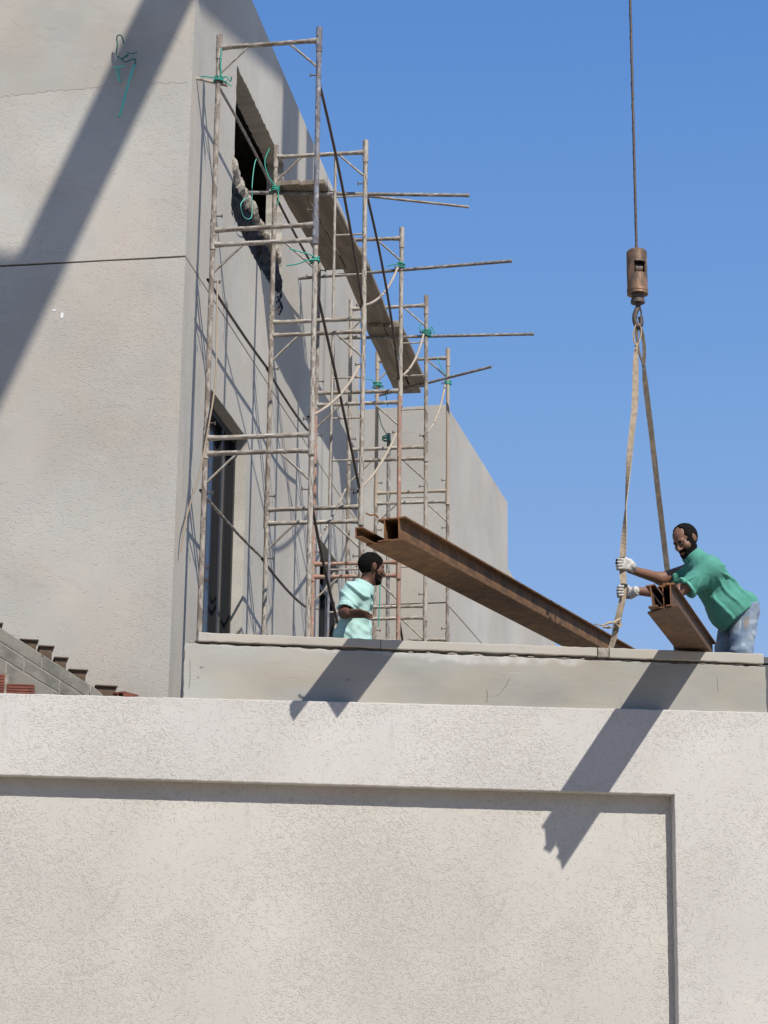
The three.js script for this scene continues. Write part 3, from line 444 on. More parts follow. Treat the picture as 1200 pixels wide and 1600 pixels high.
// ------------------------------------------------------------------ crane hook, cable and slings
{
  const cable = []; { const a = V(3.809, 18.3, -14.9), b = V(3.82, 8.03, -14.9); cable.push(bar(a, b, .011, 8)); const pts = []; for (let i = 0; i <= 240; i++) { const p = a.clone().lerp(b, i / 240), w = i * 1.3; pts.push([p.x + .0085 * Math.cos(w), p.y, p.z + .0085 * Math.sin(w)]); } cable.push(tube(pts, .0055, 480, 4)); }
  tag(mesh('crane_cable', cable, darkPipe), 'dark steel crane cable running straight up from the hook block', 'cable');
  const hb = thing('hook_block', 'rusty cylindrical crane hook block with a square opening hanging in the sky', 'hook block', [3.819, 7.52, -14.9], rad(8));
  const copper = std({ map: tex(blotches(171, 256, [.34, .20, .12], [.17, .115, .08], .5, .25, 10, 5, 5, 16, (x, R, S) => { for (let q = 0; q < 90; q++) { x.strokeStyle = R() < .4 ? `rgba(225,170,120,${.15 + R() * .4})` : `rgba(50,36,28,${.15 + R() * .35})`; x.lineWidth = 1 + R() * 3; const X = R() * S, Y = R() * S; x.beginPath(); x.moveTo(X, Y); x.lineTo(X + (R() - .5) * 8, Y + 6 + R() * 40); x.stroke(); } }), true, .5, .5), roughness: .5, metalness: .45, side: THREE.DoubleSide });
  // shell with a real opening: arcs of a thick tube
  const Rr = .082, arc = (y0, y1, a0, a1) => { const s = new THREE.Shape(); s.absarc(0, 0, Rr, a0, a1, false); s.absarc(0, 0, Rr - .014, a1, a0, true); return new THREE.ExtrudeGeometry(s, { depth: y1 - y0, bevelEnabled: false, curveSegments: 28 }).rotateX(-Math.PI / 2).translate(0, y0, 0); };
  const w0 = -Math.PI / 2 - .66, w1 = -Math.PI / 2 + .66; // opening faces the camera (+z)
  const lathe = new THREE.LatheGeometry([[0, .515], [.05, .512], [.072, .502], [Rr - .001, .485]].map((q) => new THREE.Vector2(...q)), 28);
  const shell = [arc(.39, .486, 0, 6.2831), arc(.295, .39, w1, w0 + Math.PI * 2), arc(.135, .295, 0, 6.2831), lathe];
  for (const g of shell) { const p = g.attributes.position, uv = g.attributes.uv; for (let i = 0; i < p.count; i++) uv.setXY(i, Math.atan2(p.getX(i), p.getZ(i)) * .08, p.getY(i)); }
  mesh('shell', shell, copper, hb);
  mesh('collar', [bar([0, .15, 0], [0, .172, 0], Rr + .003, 28), bar([0, .128, 0], [0, .139, 0], Rr + .0015, 28)], copper, hb);
  mesh('sheave', [bar([-.03, .34, 0], [.03, .34, 0], .05, 20), bar([0, .13, 0], [0, .5, 0], .022, 10)], darkPipe, hb);
  mesh('swivel', [bar([0, .07, 0], [0, .15, 0], .048, 18), bar([0, .055, 0], [0, .085, 0], .055, 18)], darkPipe, hb);
  mesh('hook', [tube([[0, .09, 0], [0, .02, 0], [-.022, -.03, 0], [-.03, -.09, .0], [-.01, -.14, 0], [.018, -.13, 0], [.024, -.09, 0], [.018, -.06, .0]], .021, 40, 8), tube([[.004, .05, .012], [.022, -.02, .012], [.024, -.06, .01]], .007, 12, 6)], darkPipe, hb);
  mesh('bolt', [bar([-.055, .07, 0], [.06, .072, 0], .01, 8)], darkPipe, hb);
}
function strap(pts, w, th, twist, n = 60, seed = 1, taper = 0) { // flat webbing along a curve
  const c = new THREE.CatmullRomCurve3(pts.map((p) => V(...p))), L = c.getLength(), pos = [], uv = [], idx = [];
  for (let i = 0; i <= n; i++) {
    const t = i / n, p = c.getPointAt(t), T = c.getTangentAt(t), a = twist(t), s = V(1, 0, 0).addScaledVector(T, -T.x).normalize(), b = T.clone().cross(s);
    const d = s.clone().multiplyScalar(Math.cos(a)).addScaledVector(b, Math.sin(a)), q = T.clone().cross(d), ww = w * (1 + .08 * PN.noise(t * 9, seed, 0)) * (taper ? lerp(.42, 1, clamp(t / taper, 0, 1)) : 1) / 2;
    for (const [u, v] of [[-1, -1], [1, -1], [1, 1], [-1, 1]]) { const k = p.clone().addScaledVector(d, u * ww).addScaledVector(q, v * th / 2); pos.push(k.x, k.y, k.z); uv.push(u * .05 + (v > 0 ? .1 : 0), t * L); }
  }
  for (let i = 0; i < n; i++) for (let k = 0; k < 4; k++) { const a = i * 4 + k, b = i * 4 + (k + 1) % 4; idx.push(a, b, a + 4, b, b + 4, a + 4); }
  idx.push(0, 2, 1, 0, 3, 2); const e = n * 4; idx.push(e, e + 1, e + 2, e, e + 2, e + 3);
  const g = new THREE.BufferGeometry(); g.setAttribute('position', new THREE.Float32BufferAttribute(pos, 3)); g.setAttribute('uv', new THREE.Float32BufferAttribute(uv, 2)); g.setIndex(idx); const f = g.toNonIndexed(); f.computeVertexNormals(); return f;
}
{
  const s1 = thing('sling', 'pale webbing sling gripped by the gloved man, hanging from the hook down to the coping', 'sling', [0, 0, 0], 0, 'lifting slings on the hook');
  mesh('webbing', [strap([[3.795, 7.23, -14.882], [3.782, 7.05, -14.87], [3.755, 6.70, -14.82], [3.69, 6.35, -14.72], [3.635, 6.02, -14.62], [3.585, 5.62, -14.55], [3.556, 5.33, -14.52], [3.545, 5.10, -14.47], [3.515, 4.95, -14.48], [3.495, 4.86, -14.50], [3.475, 4.76, -14.50], [3.42, 4.60, -14.50], [3.40, 4.45, -14.5]], .048, .007, (t) => (t < .36 ? .25 + t * 1.2 : t < .52 ? .7 + (t - .36) * 6 : t < .66 ? 1.66 - (t - .52) * 9 : .4 + Math.max(0, t - .8) * 5), 90, 2, .06)], strapMat, s1);
  mesh('eye_loop', [strap([[3.80, 7.20, -14.885], [3.775, 7.26, -14.885], [3.79, 7.36, -14.89], [3.812, 7.40, -14.9], [3.835, 7.36, -14.9], [3.83, 7.28, -14.89], [3.79, 7.17, -14.88]], .034, .008, (t) => .9 + t, 40, 3)], strapMat, s1);
  mesh('tail_loop', [strap([[3.497, 4.87, -14.49], [3.45, 4.875, -14.49], [3.38, 4.85, -14.49], [3.33, 4.86, -14.49]], .022, .008, (t) => .5 + t, 24, 4), strap([[3.505, 4.85, -14.48], [3.44, 4.835, -14.47], [3.385, 4.835, -14.48]], .02, .008, (t) => 1.2 - t, 24, 5), strap([[3.52, 4.90, -14.46], [3.47, 4.865, -14.455], [3.50, 4.835, -14.46], [3.525, 4.87, -14.47]], .02, .008, (t) => .6, 20, 6)], strapMat, s1);
  const s2 = thing('sling', 'dark webbing sling running from the hook down behind the shoulder of the bearded man', 'sling', [0, 0, 0], 0, 'lifting slings on the hook');
  mesh('webbing', [strap([[3.860, 7.11, -14.925], [3.875, 6.95, -14.95], [3.924, 6.53, -14.985], [3.992, 5.93, -15.04], [4.048, 5.44, -15.08], [4.098, 5.0, -15.12], [4.132, 4.7, -15.145]], .043, .007, (t) => .35 + .25 * t, 70, 7, .07)], strapDark, s2);
  mesh('eye_loop', [strap([[3.858, 7.07, -14.93], [3.822, 7.18, -14.915], [3.808, 7.35, -14.905], [3.82, 7.385, -14.9], [3.845, 7.34, -14.905], [3.866, 7.2, -14.915], [3.862, 7.06, -14.93]], .028, .008, (t) => 1 - t, 40, 8)], strapDark, s2);
}

// ------------------------------------------------------------------ houses across the street, behind the viewer
for (const [x0, x1, h, label] of [[-34, -7.5, 9.0, 'plain beige house across the street, left of the crane'], [2.2, 34, 8.4, 'plain beige house across the street, right of the crane']]) {
  const w = x1 - x0, t = thing('opposite_house', label, 'house', [(x0 + x1) / 2, 0, 4.2]);
  mesh('wall', box(w, h, 9, 0, h / 2, 4.5), std({ map: tex(sp.col, true, 2.2), color: new THREE.Color(.8, .78, .74) }), t);
  mesh('parapet', box(w + .2, .5, .25, 0, h + .25, .05, .02), smoothMat, t);
  for (let x = -w / 2 + 2; x < w / 2 - 1; x += 4.2) for (const y of [1.9, 5.6]) { const f = mesh('window', box(1.5, 1.7, .06, x, y, -.01), aluMat, t); mesh('pane', box(1.36, 1.56, .03, x, y, -.035), glassMat, f); }
}

// ------------------------------------------------------------------ crane boom above the picture (its shadow bands the house front)
{
  const tip = V(3.809, 18.65, -14.9), dir = V(-.267, -.422, .866).normalize();
  const crane = thing('mobile_crane', 'yellow mobile crane behind the viewer with its boom reaching over the yard', 'crane', [0, 0, 0]);
  const yellow = std({ color: new THREE.Color(.62, .38, .03), roughness: .5 }), right = V(.915, -.39, .093).normalize();
  const sec = (s0, s1, w, off) => { const up = right.clone().cross(dir), c = tip.clone().addScaledVector(dir, (s0 + s1) / 2).addScaledVector(right, off); return box(w, w * 1.1, s1 - s0, 0, 0, 0, .02).applyMatrix4(new THREE.Matrix4().makeBasis(right, dir.clone().cross(right), dir)).translate(c.x, c.y, c.z); };
  mesh('boom_section', sec(-.2, 7.50, .40, -.09), yellow, crane);
  mesh('boom_section', sec(7.48, 15, .9, -.34), yellow, crane);
  mesh('boom_section', sec(15, 31, 1.0, -.34), yellow, crane);
  mesh('boom_head', [box(.34, .5, .5, 3.809, 18.5, -14.9, .03)], darkPipe, crane);
  { // folded fly jib and head plates hanging at the boom tip
    const db = V(Math.sin(rad(16)), 0, -Math.cos(rad(16))), nn = V(Math.cos(rad(16)), 0, Math.sin(rad(16))), o = V(.22, 0, -14.5).add(V(.41, 1.25, 1).multiplyScalar(5.3));
    const pl = (pts) => extrude(pts.map((p) => new THREE.Vector2(...p)), [], .12, .01).applyMatrix4(new THREE.Matrix4().makeBasis(db, UP, nn.clone().negate())).translate(...o.toArray());
    mesh('fly_jib', pl([[.15, 9.74], [3.45, 10.75], [3.45, 9.75], [4.08, 9.75], [4.08, 11.3], [2.0, 11.1], [.15, 10.3]]), yellow, crane);
    mesh('head_plate', pl([[4.6, 9.9], [4.86, 9.9], [4.86, 11.3], [4.6, 11.3]]), yellow, crane);
  }
  mesh('turret', box(2.4, 2.4, 3.2, -4.4, 3.0, 12.3, .1), yellow, crane);
  mesh('chassis', box(2.5, 1.0, 9, -4.4, 1.25, 13, .08), darkGrey, crane);
  for (const z of [9.5, 11, 15, 16.5]) for (const x of [-5.4, -3.4]) mesh('wheel', bar([x - .2, .55, z], [x + .2, .55, z], .55, 24), blackMat, crane);
}
// ------------------------------------------------------------------ people: bodies as one continuous surface, meshed from smooth distance fields
function surfaceNets(f, lo, hi, h) {
  const nx = Math.ceil((hi[0] - lo[0]) / h) + 1, ny = Math.ceil((hi[1] - lo[1]) / h) + 1, nz = Math.ceil((hi[2] - lo[2]) / h) + 1, D = new Float32Array(nx * ny * nz);
  const I = (i, j, k) => (k * ny + j) * nx + i;
  for (let k = 0; k < nz; k++) for (let j = 0; j < ny; j++) for (let i = 0; i < nx; i++) D[I(i, j, k)] = f(lo[0] + i * h, lo[1] + j * h, lo[2] + k * h);
  const vid = new Int32Array(nx * ny * nz).fill(-1), pos = [], idx = [];
  for (let k = 0; k < nz - 1; k++) for (let j = 0; j < ny - 1; j++) for (let i = 0; i < nx - 1; i++) {
    let c = 0, x = 0, y = 0, z = 0, m = 0;
    const d = [D[I(i, j, k)], D[I(i + 1, j, k)], D[I(i, j + 1, k)], D[I(i + 1, j + 1, k)], D[I(i, j, k + 1)], D[I(i + 1, j, k + 1)], D[I(i, j + 1, k + 1)], D[I(i + 1, j + 1, k + 1)]];
    for (let q = 0; q < 8; q++) if (d[q] < 0) m++;
    if (!m || m === 8) continue;
    for (const [a, b] of [[0, 1], [2, 3], [4, 5], [6, 7], [0, 2], [1, 3], [4, 6], [5, 7], [0, 4], [1, 5], [2, 6], [3, 7]]) if ((d[a] < 0) !== (d[b] < 0)) { const t = d[a] / (d[a] - d[b]); x += (a & 1) + ((b & 1) - (a & 1)) * t; y += ((a >> 1) & 1) + (((b >> 1) & 1) - ((a >> 1) & 1)) * t; z += (a >> 2) + ((b >> 2) - (a >> 2)) * t; c++; }
    vid[I(i, j, k)] = pos.length / 3; pos.push(lo[0] + (i + x / c) * h, lo[1] + (j + y / c) * h, lo[2] + (k + z / c) * h);
  }
  const quad = (a, b, c, d, flip) => { if (a < 0 || b < 0 || c < 0 || d < 0) return; flip ? idx.push(a, c, b, a, d, c) : idx.push(a, b, c, a, c, d); };
  for (let k = 1; k < nz - 1; k++) for (let j = 1; j < ny - 1; j++) for (let i = 1; i < nx - 1; i++) {
    const o = D[I(i, j, k)] < 0;
    if (o !== D[I(i + 1, j, k)] < 0) quad(vid[I(i, j - 1, k - 1)], vid[I(i, j, k - 1)], vid[I(i, j, k)], vid[I(i, j - 1, k)], !o);
    if (o !== D[I(i, j + 1, k)] < 0) quad(vid[I(i - 1, j, k - 1)], vid[I(i - 1, j, k)], vid[I(i, j, k)], vid[I(i, j, k - 1)], !o);
    if (o !== D[I(i, j, k + 1)] < 0) quad(vid[I(i - 1, j - 1, k)], vid[I(i, j - 1, k)], vid[I(i, j, k)], vid[I(i - 1, j, k)], !o);
  }
  const g = new THREE.BufferGeometry(); g.setAttribute('position', new THREE.Float32BufferAttribute(pos, 3));
  const uv = new Float32Array(pos.length / 3 * 2); for (let i = 0; i < uv.length / 2; i++) { uv[2 * i] = pos[3 * i] + pos[3 * i + 2] * .6; uv[2 * i + 1] = pos[3 * i + 1]; }
  g.setAttribute('uv', new THREE.Float32BufferAttribute(uv, 2)); g.setIndex(idx); g.computeVertexNormals(); return g;
}
const smin = (a, b, k) => { const h = Math.max(k - Math.abs(a - b), 0) / k; return Math.min(a, b) - h * h * k * .25; };
const smax = (a, b, k) => -smin(-a, -b, k);
function cap(a, b, r1, r2) { // tapered capsule
  const bx = b[0] - a[0], by = b[1] - a[1], bz = b[2] - a[2], L2 = bx * bx + by * by + bz * bz || 1e-9;
  return (x, y, z) => { const px = x - a[0], py = y - a[1], pz = z - a[2]; let t = (px * bx + py * by + pz * bz) / L2; t = t < 0 ? 0 : t > 1 ? 1 : t; const dx = px - bx * t, dy = py - by * t, dz = pz - bz * t; return Math.sqrt(dx * dx + dy * dy + dz * dz) - (r1 + (r2 - r1) * t); };
}
function flatCap(a, b, r1, r2) { // tapered tube cut square at b (sleeve, trouser hem)
  const f = cap(a, b, r1, r2), d = V(b[0] - a[0], b[1] - a[1], b[2] - a[2]).normalize();
  return (x, y, z) => Math.max(f(x, y, z), (x - b[0]) * d.x + (y - b[1]) * d.y + (z - b[2]) * d.z);
}
function ell(c, r, M) { // ellipsoid, optionally in a basis M (three unit vectors)
  const m = Math.min(...r);
  return (x, y, z) => { let px = x - c[0], py = y - c[1], pz = z - c[2]; if (M) { const [u, v, w] = M, qx = px * u.x + py * u.y + pz * u.z, qy = px * v.x + py * v.y + pz * v.z, qz = px * w.x + py * w.y + pz * w.z; px = qx; py = qy; pz = qz; } const k0 = Math.hypot(px / r[0], py / r[1], pz / r[2]), k1 = Math.hypot(px / (r[0] * r[0]), py / (r[1] * r[1]), pz / (r[2] * r[2])); return k1 < 1e-9 ? -m : k0 * (k0 - 1) / k1; };
}
function rbox(c, hs, r, M) { return (x, y, z) => { let px = x - c[0], py = y - c[1], pz = z - c[2]; const [u, v, w] = M; const qx = Math.abs(px * u.x + py * u.y + pz * u.z) - hs[0] + r, qy = Math.abs(px * v.x + py * v.y + pz * v.z) - hs[1] + r, qz = Math.abs(px * w.x + py * w.y + pz * w.z) - hs[2] + r; return Math.hypot(Math.max(qx, 0), Math.max(qy, 0), Math.max(qz, 0)) + Math.min(Math.max(qx, qy, qz), 0) - r; }; }
const blend = (k, ...fs) => (x, y, z) => { let d = fs[0](x, y, z); for (let i = 1; i < fs.length; i++) d = smin(d, fs[i](x, y, z), k); return d; };
const any = (...fs) => (x, y, z) => { let d = 1e9; for (const f of fs) { const e = f(x, y, z); if (e < d) d = e; } return d; };
// head in its own frame: +z face, +y crown, x towards the person's left
function headFields(c, fwd, up, o = {}) {
  const w = fwd.clone().normalize(), u = up.clone().cross(w).normalize(), v = w.clone().cross(u);
  const s = o.scale ?? 1;
  const L = (f) => (x, y, z) => { const px = x - c[0], py = y - c[1], pz = z - c[2]; return f((px * u.x + py * u.y + pz * u.z) / s, (px * v.x + py * v.y + pz * v.z) / s, (px * w.x + py * w.y + pz * w.z) / s) * s; };
  const skull = ell([0, .032, -.014], [.075, .088, .097]), jaw = ell([0, -.058, .022], [.054, .062, .062]), chin = ell([0, -.098, .06], [.026, .02, .022]);
  const cheekL = ell([.04, -.022, .055], [.028, .026, .028]), cheekR = ell([-.04, -.022, .055], [.028, .026, .028]), brow = cap([-.036, .022, .073], [.036, .022, .073], .014, .014);
  const nose = blend(.012, cap([0, .014, .084], [0, -.028, .109], .009, .013), cap([-.014, -.032, .093], [.014, -.032, .093], .0095, .0095));
  const sockL = ell([.032, .004, .094], [.019, .012, .016]), sockR = ell([-.032, .004, .094], [.019, .012, .016]), lips = blend(.006, cap([-.02, -.064, .083], [.02, -.064, .083], .007, .007), cap([-.017, -.074, .081], [.017, -.074, .081], .0075, .0075));
  const earM = (sx) => { const a = V(sx * .35, 0, -1).normalize(), b = V(0, 1, .12).normalize(); return [a, b, a.clone().cross(b)]; };
  const ears = any(ell([.079, .0, -.012], [.019, .032, .008], earM(1)), ell([-.079, .0, -.012], [.019, .032, .008], earM(-1)));
  const face = (x, y, z) => { let d = smin(skull(x, y, z), jaw(x, y, z), .05); d = smin(d, chin(x, y, z), .03); d = smin(d, cheekL(x, y, z), .025); d = smin(d, cheekR(x, y, z), .025); d = smin(d, brow(x, y, z), .016); d = smax(d, -sockL(x, y, z), .012); d = smax(d, -sockR(x, y, z), .012); d = smin(d, nose(x, y, z), .010); d = smin(d, lips(x, y, z), .008); return smin(d, ears(x, y, z), .008); };
  const base = (x, y, z) => smin(skull(x, y, z), jaw(x, y, z), .05);
  const rough = (x, y, z, a, q = 90) => a * (PN.noise(x * q, y * q, z * q) + .6 * PN.noise(x * q * 2.3, y * q * 2.3, z * q * 2.3));
  const hairLine = o.hairline ?? ((x, y, z) => Math.min(z - .045 + (y < .07 ? (.07 - y) * .45 : 0), 1)); // > 0: no hair
  const hair = (x, y, z) => { const t = o.hairThick ?? .012; const d = skull(x, y, z) - t - rough(x, y, z, .0045, 130) - .003 * PN.noise(x * 45, y * 45, z * 45); const cut = Math.max(hairLine(x, y, z), (-.055 - y) + (z > -.04 ? (z + .04) * .9 : 0) * 1, (Math.abs(x) > .06 && z > -.035 && z < .012 && y < .028) ? .01 : -1); return smax(d, cut, .008); };
  const beard = o.beard ? (x, y, z) => { const d = smin(base(x, y, z) - o.beard.t - rough(x, y, z, .0035), (o.beard.extra ?? (() => 1))(x, y, z), .035) + rough(x, y, z, .003, 60); const m = ell([0, -.068, .085], [.021, .009, .03])(x, y, z); return smax(smax(d, o.beard.top(x, y, z), .01), -m, .006); } : null;
  const eyes = [[.032, .005, .080], [-.032, .005, .080]], toW = (p) => [c[0] + (u.x * p[0] + v.x * p[1] + w.x * p[2]) * s, c[1] + (u.y * p[0] + v.y * p[1] + w.y * p[2]) * s, c[2] + (u.z * p[0] + v.z * p[1] + w.z * p[2]) * s];
  return { face: L(face), hair: L(hair), beard: beard && L(beard), eyes, toW, basis: [u, v, w], browHair: L(any(cap([.015, .021, .091], [.048, .024, .073], .0062, .0048), cap([-.015, .021, .091], [-.048, .024, .073], .0062, .0048))), bounds: [[c[0] - .17, c[1] - .2, c[2] - .17], [c[0] + .17, c[1] + .17, c[2] + .17]] };
}
const hairMat = (v) => new THREE.MeshPhysicalMaterial({ color: new THREE.Color(v, v * .85, v * .78), roughness: 1, specularIntensity: .25 });
const skinTone = (seed, a, b) => std({ map: tex(blotches(seed, 128, a, b, .5, .6, 6, 6, 4, 5), true, .25), roughness: .55 });
const cloth = (seed, a, b, rough = .92, extra) => std({ map: tex(blotches(seed, 256, a, b, .5, .5, 7, 7, 5, 7, extra), true, .5), roughness: rough, side: THREE.DoubleSide });
function faceBits(h, t, hairMat) {
  const [u, v, w] = h.basis, white = std({ color: new THREE.Color(.15, .12, .10), roughness: .5 }), iris = std({ color: new THREE.Color(.02, .012, .008), roughness: .2 });
  for (const e of h.eyes) { const c = h.toW(e), p = h.toW([e[0] * 1.0, e[1] - .001, e[2] + .0042]); const b = mesh('eye', new THREE.SphereGeometry(.0098, 14, 10).translate(...c), white, t); mesh('iris', new THREE.SphereGeometry(.0066, 12, 8).translate(...p), iris, b); }
  mesh('eyebrows', surfaceNets(h.browHair, h.bounds[0], h.bounds[1], .0028), hairMat, t);
}
const shoe = (x, y, z, dx, dz) => blend(.03, cap([x - dx * .05, y + .045, z - dz * .05], [x + dx * .15, y + .035, z + dz * .15], .045, .035));

{ // ---------------- bearded man in the green polo shirt, bent over the beam
  const t = thing('person', 'bearded man in green polo shirt leaning left, gripping the pale sling with gloved hands', 'person', [0, 0, 0]);
  const skin = skinTone(201, [.235, .118, .072], [.19, .092, .057]), black = hairMat(.010);
  const hd = headFields([4.062, 5.548, -14.58], V(-.74, -.54, .44), V(-.50, .84, .20), {
    scale: 1.03, hairThick: .009,
    hairline: (x, y, z) => z - .022 - (y < .05 ? -(.05 - y) * .25 : 0) - Math.max(0, Math.abs(x) - .045) * .6 + .03 * PN.noise(x * 30, y * 30, 1),
    beard: { t: .008, extra: ell([0, -.125, .05], [.05, .07, .042]), top: (x, y, z) => Math.max(y + .03 - Math.max(0, Math.abs(x) - .035) * 1.7 - (z < .02 ? .02 : 0), -z - .02 + (y < -.05 ? -.02 : 0), (z > .088 && y > -.045) ? .01 : -1) },
  });
  const nS = [4.185, 5.285, -14.41], nE = [3.915, 5.085, -14.40], nW = [3.63, 5.115, -14.455], fS = [4.13, 5.36, -14.745], fE = [3.895, 5.275, -14.70], fW = [3.622, 5.305, -14.565];
  const neck0 = [4.165, 5.385, -14.585], pel = [4.455, 4.98, -14.6];
  const torso = blend(.08, cap([4.21, 5.30, -14.50], [4.42, 5.02, -14.53], .105, .10), cap([4.19, 5.33, -14.66], [4.42, 5.03, -14.68], .105, .10), cap(nS, fS, .06, .06), cap([4.43, 5.0, -14.5], [4.43, 5.0, -14.7], .10, .10));
  const armN = blend(.03, cap(nS, nE, .056, .047), cap(nE, nW, .046, .031)), armF = blend(.03, cap(fS, fE, .056, .047), cap(fE, fW, .046, .031));
  const legs = blend(.05, cap([4.46, 4.95, -14.5], [4.41, 4.56, -14.47], .088, .062), cap([4.41, 4.56, -14.47], [4.46, 4.18, -14.45], .058, .042), cap([4.44, 4.95, -14.71], [4.34, 4.57, -14.74], .088, .062), cap([4.34, 4.57, -14.74], [4.42, 4.18, -14.76], .058, .042));
  const neck = cap([4.09, 5.47, -14.60], neck0, .056, .062);
  const bodyF = (x, y, z) => smin(smin(torso(x, y, z) + .012, neck(x, y, z), .05), Math.min(armN(x, y, z), armF(x, y, z), legs(x, y, z) + .01), .03);
  const body = mesh('body', merge([surfaceNets((x, y, z) => { const d = bodyF(x, y, z); return d; }, [3.56, 4.1, -14.95], [4.65, 5.56, -14.2], .0125), surfaceNets((x, y, z) => smin(hd.face(x, y, z), neck(x, y, z), .03), hd.bounds[0], hd.bounds[1], .0042)]), skin, t);
  mesh('hair', surfaceNets(hd.hair, hd.bounds[0], hd.bounds[1], .0042), black, t);
  mesh('beard', surfaceNets(hd.beard, [hd.bounds[0][0], hd.bounds[0][1] - .05, hd.bounds[0][2]], hd.bounds[1], .0042), black, t);
  faceBits(hd, t, black);
  // shirt
  const green = cloth(211, [.085, .305, .238], [.066, .262, .20]);
  const slN = flatCap([4.20, 5.285, -14.42], [4.005, 5.135, -14.405], .085, .082), slF = flatCap([4.13, 5.36, -14.735], [3.955, 5.29, -14.71], .08, .078);
  const drape = blend(.08, torso, ell([4.345, 5.03, -14.56], [.085, .125, .17]), cap([4.30, 5.02, -14.47], [4.335, 4.93, -14.47], .07, .05), cap([4.49, 5.055, -14.52], [4.49, 5.055, -14.7], .068, .068));
  const hemN = V(.52, -.85, 0).normalize(), hem0 = V(4.30, 4.845, -14.6), hem1 = V(4.60, 5.07, -14.6);
  const folds = (x, y, z) => { // creases fan from the shoulder to the belly and hang from the back
    const a = (x - 4.16) * .66 + (y - 5.27) * -.75, r = Math.hypot(x - 4.14, y - 5.30), th = Math.atan2(y - 5.30, x - 4.14);
    const w = clamp((r - .10) / .12, 0, 1);
    const cr = (v) => { const s = Math.sin(v); return (s > 0 ? Math.pow(s, 2.2) : 0) - .3; };
    const b = (x - 4.35) * .80 + (y - 5.10) * .60; // along the back
    return w * (-.021 * cr(th * 15 + 4.5 * PN.noise(x * 4, y * 4, z * 3)) * clamp(.6 + 1.2 * PN.noise(x * 4 + 7, y * 4, z * 4), 0, 1.2) + .010 * PN.noise(x * 8 + 3, y * 8, z * 6)) - w * .015 * cr(b * 44 + 5 * PN.noise(x * 5 + 2, y * 5, z * 5)) * clamp(PN.noise(x * 5, y * 5 + 3, z * 5) + .45, 0, 1) + .0025 * PN.noise(x * 30, y * 30, z * 24);
  };
  const shirtF = (x, y, z) => { let d = drape(x, y, z) - .016; d = smin(d, Math.min(slN(x, y, z), slF(x, y, z)), .045); d += folds(x, y, z); const hem = -((y - (4.845 + (x - 4.30) * .78 + .02 * Math.sin(z * 20))) * .8); d = Math.max(d, hem, neckCut(x, y, z)); return Math.max(d, -(bodyF(x, y, z) + .004 + (x < 4.1 ? .0 : .02))); };
  const neckCut = (x, y, z) => -(Math.hypot(0, 0, 0) + ((x - 4.135) * .62 - (y - 5.43) * .78));
  const shirt = mesh('polo_shirt', surfaceNets(shirtF, [3.90, 4.75, -14.93], [4.68, 5.52, -14.27], .0072), green, t);
  mesh('collar', surfaceNets((x, y, z) => { const d = cap([4.105, 5.445, -14.595], [4.165, 5.375, -14.585], .074, .092)(x, y, z); return Math.max(Math.abs(d) - .005, ((x - 4.175) * .62 - (y - 5.365) * .78), -((x - 4.105) * .62 - (y - 5.46) * .78)); }, [3.98, 5.25, -14.75], [4.30, 5.55, -14.42], .006), green, shirt);
  mesh('sleeve_band', [0, 1].map((q) => { const a = q ? [3.972, 5.297, -14.713] : [4.022, 5.148, -14.406], b = q ? [3.955, 5.29, -14.71] : [4.004, 5.134, -14.405], r = q ? .0785 : .0895; return surfaceNets((x, y, z) => Math.max(flatCap(a, b, r, r)(x, y, z), -(x - a[0]) * .8 - (y - a[1]) * .6 < -1 ? 0 : -((a[0] - x) * .79 + (a[1] - y) * .61), .072 - cap(a, b, 0, 0)(x, y, z)), [3.84, 5.02, -14.83], [4.14, 5.42, -14.29], .007); })[0], cloth(212, [.16, .48, .37], [.13, .43, .33]), shirt);
  // jeans
  const denim = cloth(213, [.135, .205, .31], [.27, .335, .41], .9, (x, R, S) => { for (let q = 0; q < 46; q++) { x.fillStyle = R() < .5 ? `rgba(235,232,225,${.08 + R() * .4})` : `rgba(140,120,96,${.1 + R() * .3})`; x.beginPath(); x.ellipse(R() * S, R() * S, 2 + R() * 12, 4 + R() * 26, R() * .8 - .4, 0, 7); x.fill(); } });
  const jeansF = (x, y, z) => { const d = blend(.04, cap([4.475, 4.99, -14.51], [4.415, 4.56, -14.47], .108, .076), cap([4.415, 4.56, -14.47], [4.465, 4.19, -14.45], .074, .066), cap([4.455, 4.99, -14.70], [4.345, 4.57, -14.74], .106, .076), cap([4.345, 4.57, -14.74], [4.425, 4.19, -14.76], .074, .066), cap([4.49, 5.03, -14.5], [4.49, 5.03, -14.7], .095, .095))(x, y, z); return Math.max(d + .006 * PN.noise(x * 14, y * 30, z * 14) + .004 * Math.sin(y * 60 + 3 * PN.noise(x * 8, y * 8, z * 8)) * clamp((4.85 - y) * 8, 0, 1), y - (5.03 + (x - 4.46) * .5), 4.19 - y); };
  mesh('jeans', surfaceNets(jeansF, [4.2, 4.15, -14.92], [4.68, 5.2, -14.33], .0105), denim, t);
  mesh('shoes', surfaceNets(any(shoe(4.46, 4.10, -14.45, -.9, .2), shoe(4.42, 4.10, -14.76, -.9, 0)), [4.2, 4.08, -14.9], [4.6, 4.24, -14.3], .01), darkGrey, t);
  // gloved hands closed round the sling
  const glove = std({ map: tex(blotches(214, 128, [.60, .585, .54], [.40, .38, .34], .52, .3, 9, 9, 4, 10), true, .12), roughness: .95 }), palmM = std({ color: new THREE.Color(.035, .036, .042), roughness: .7 });
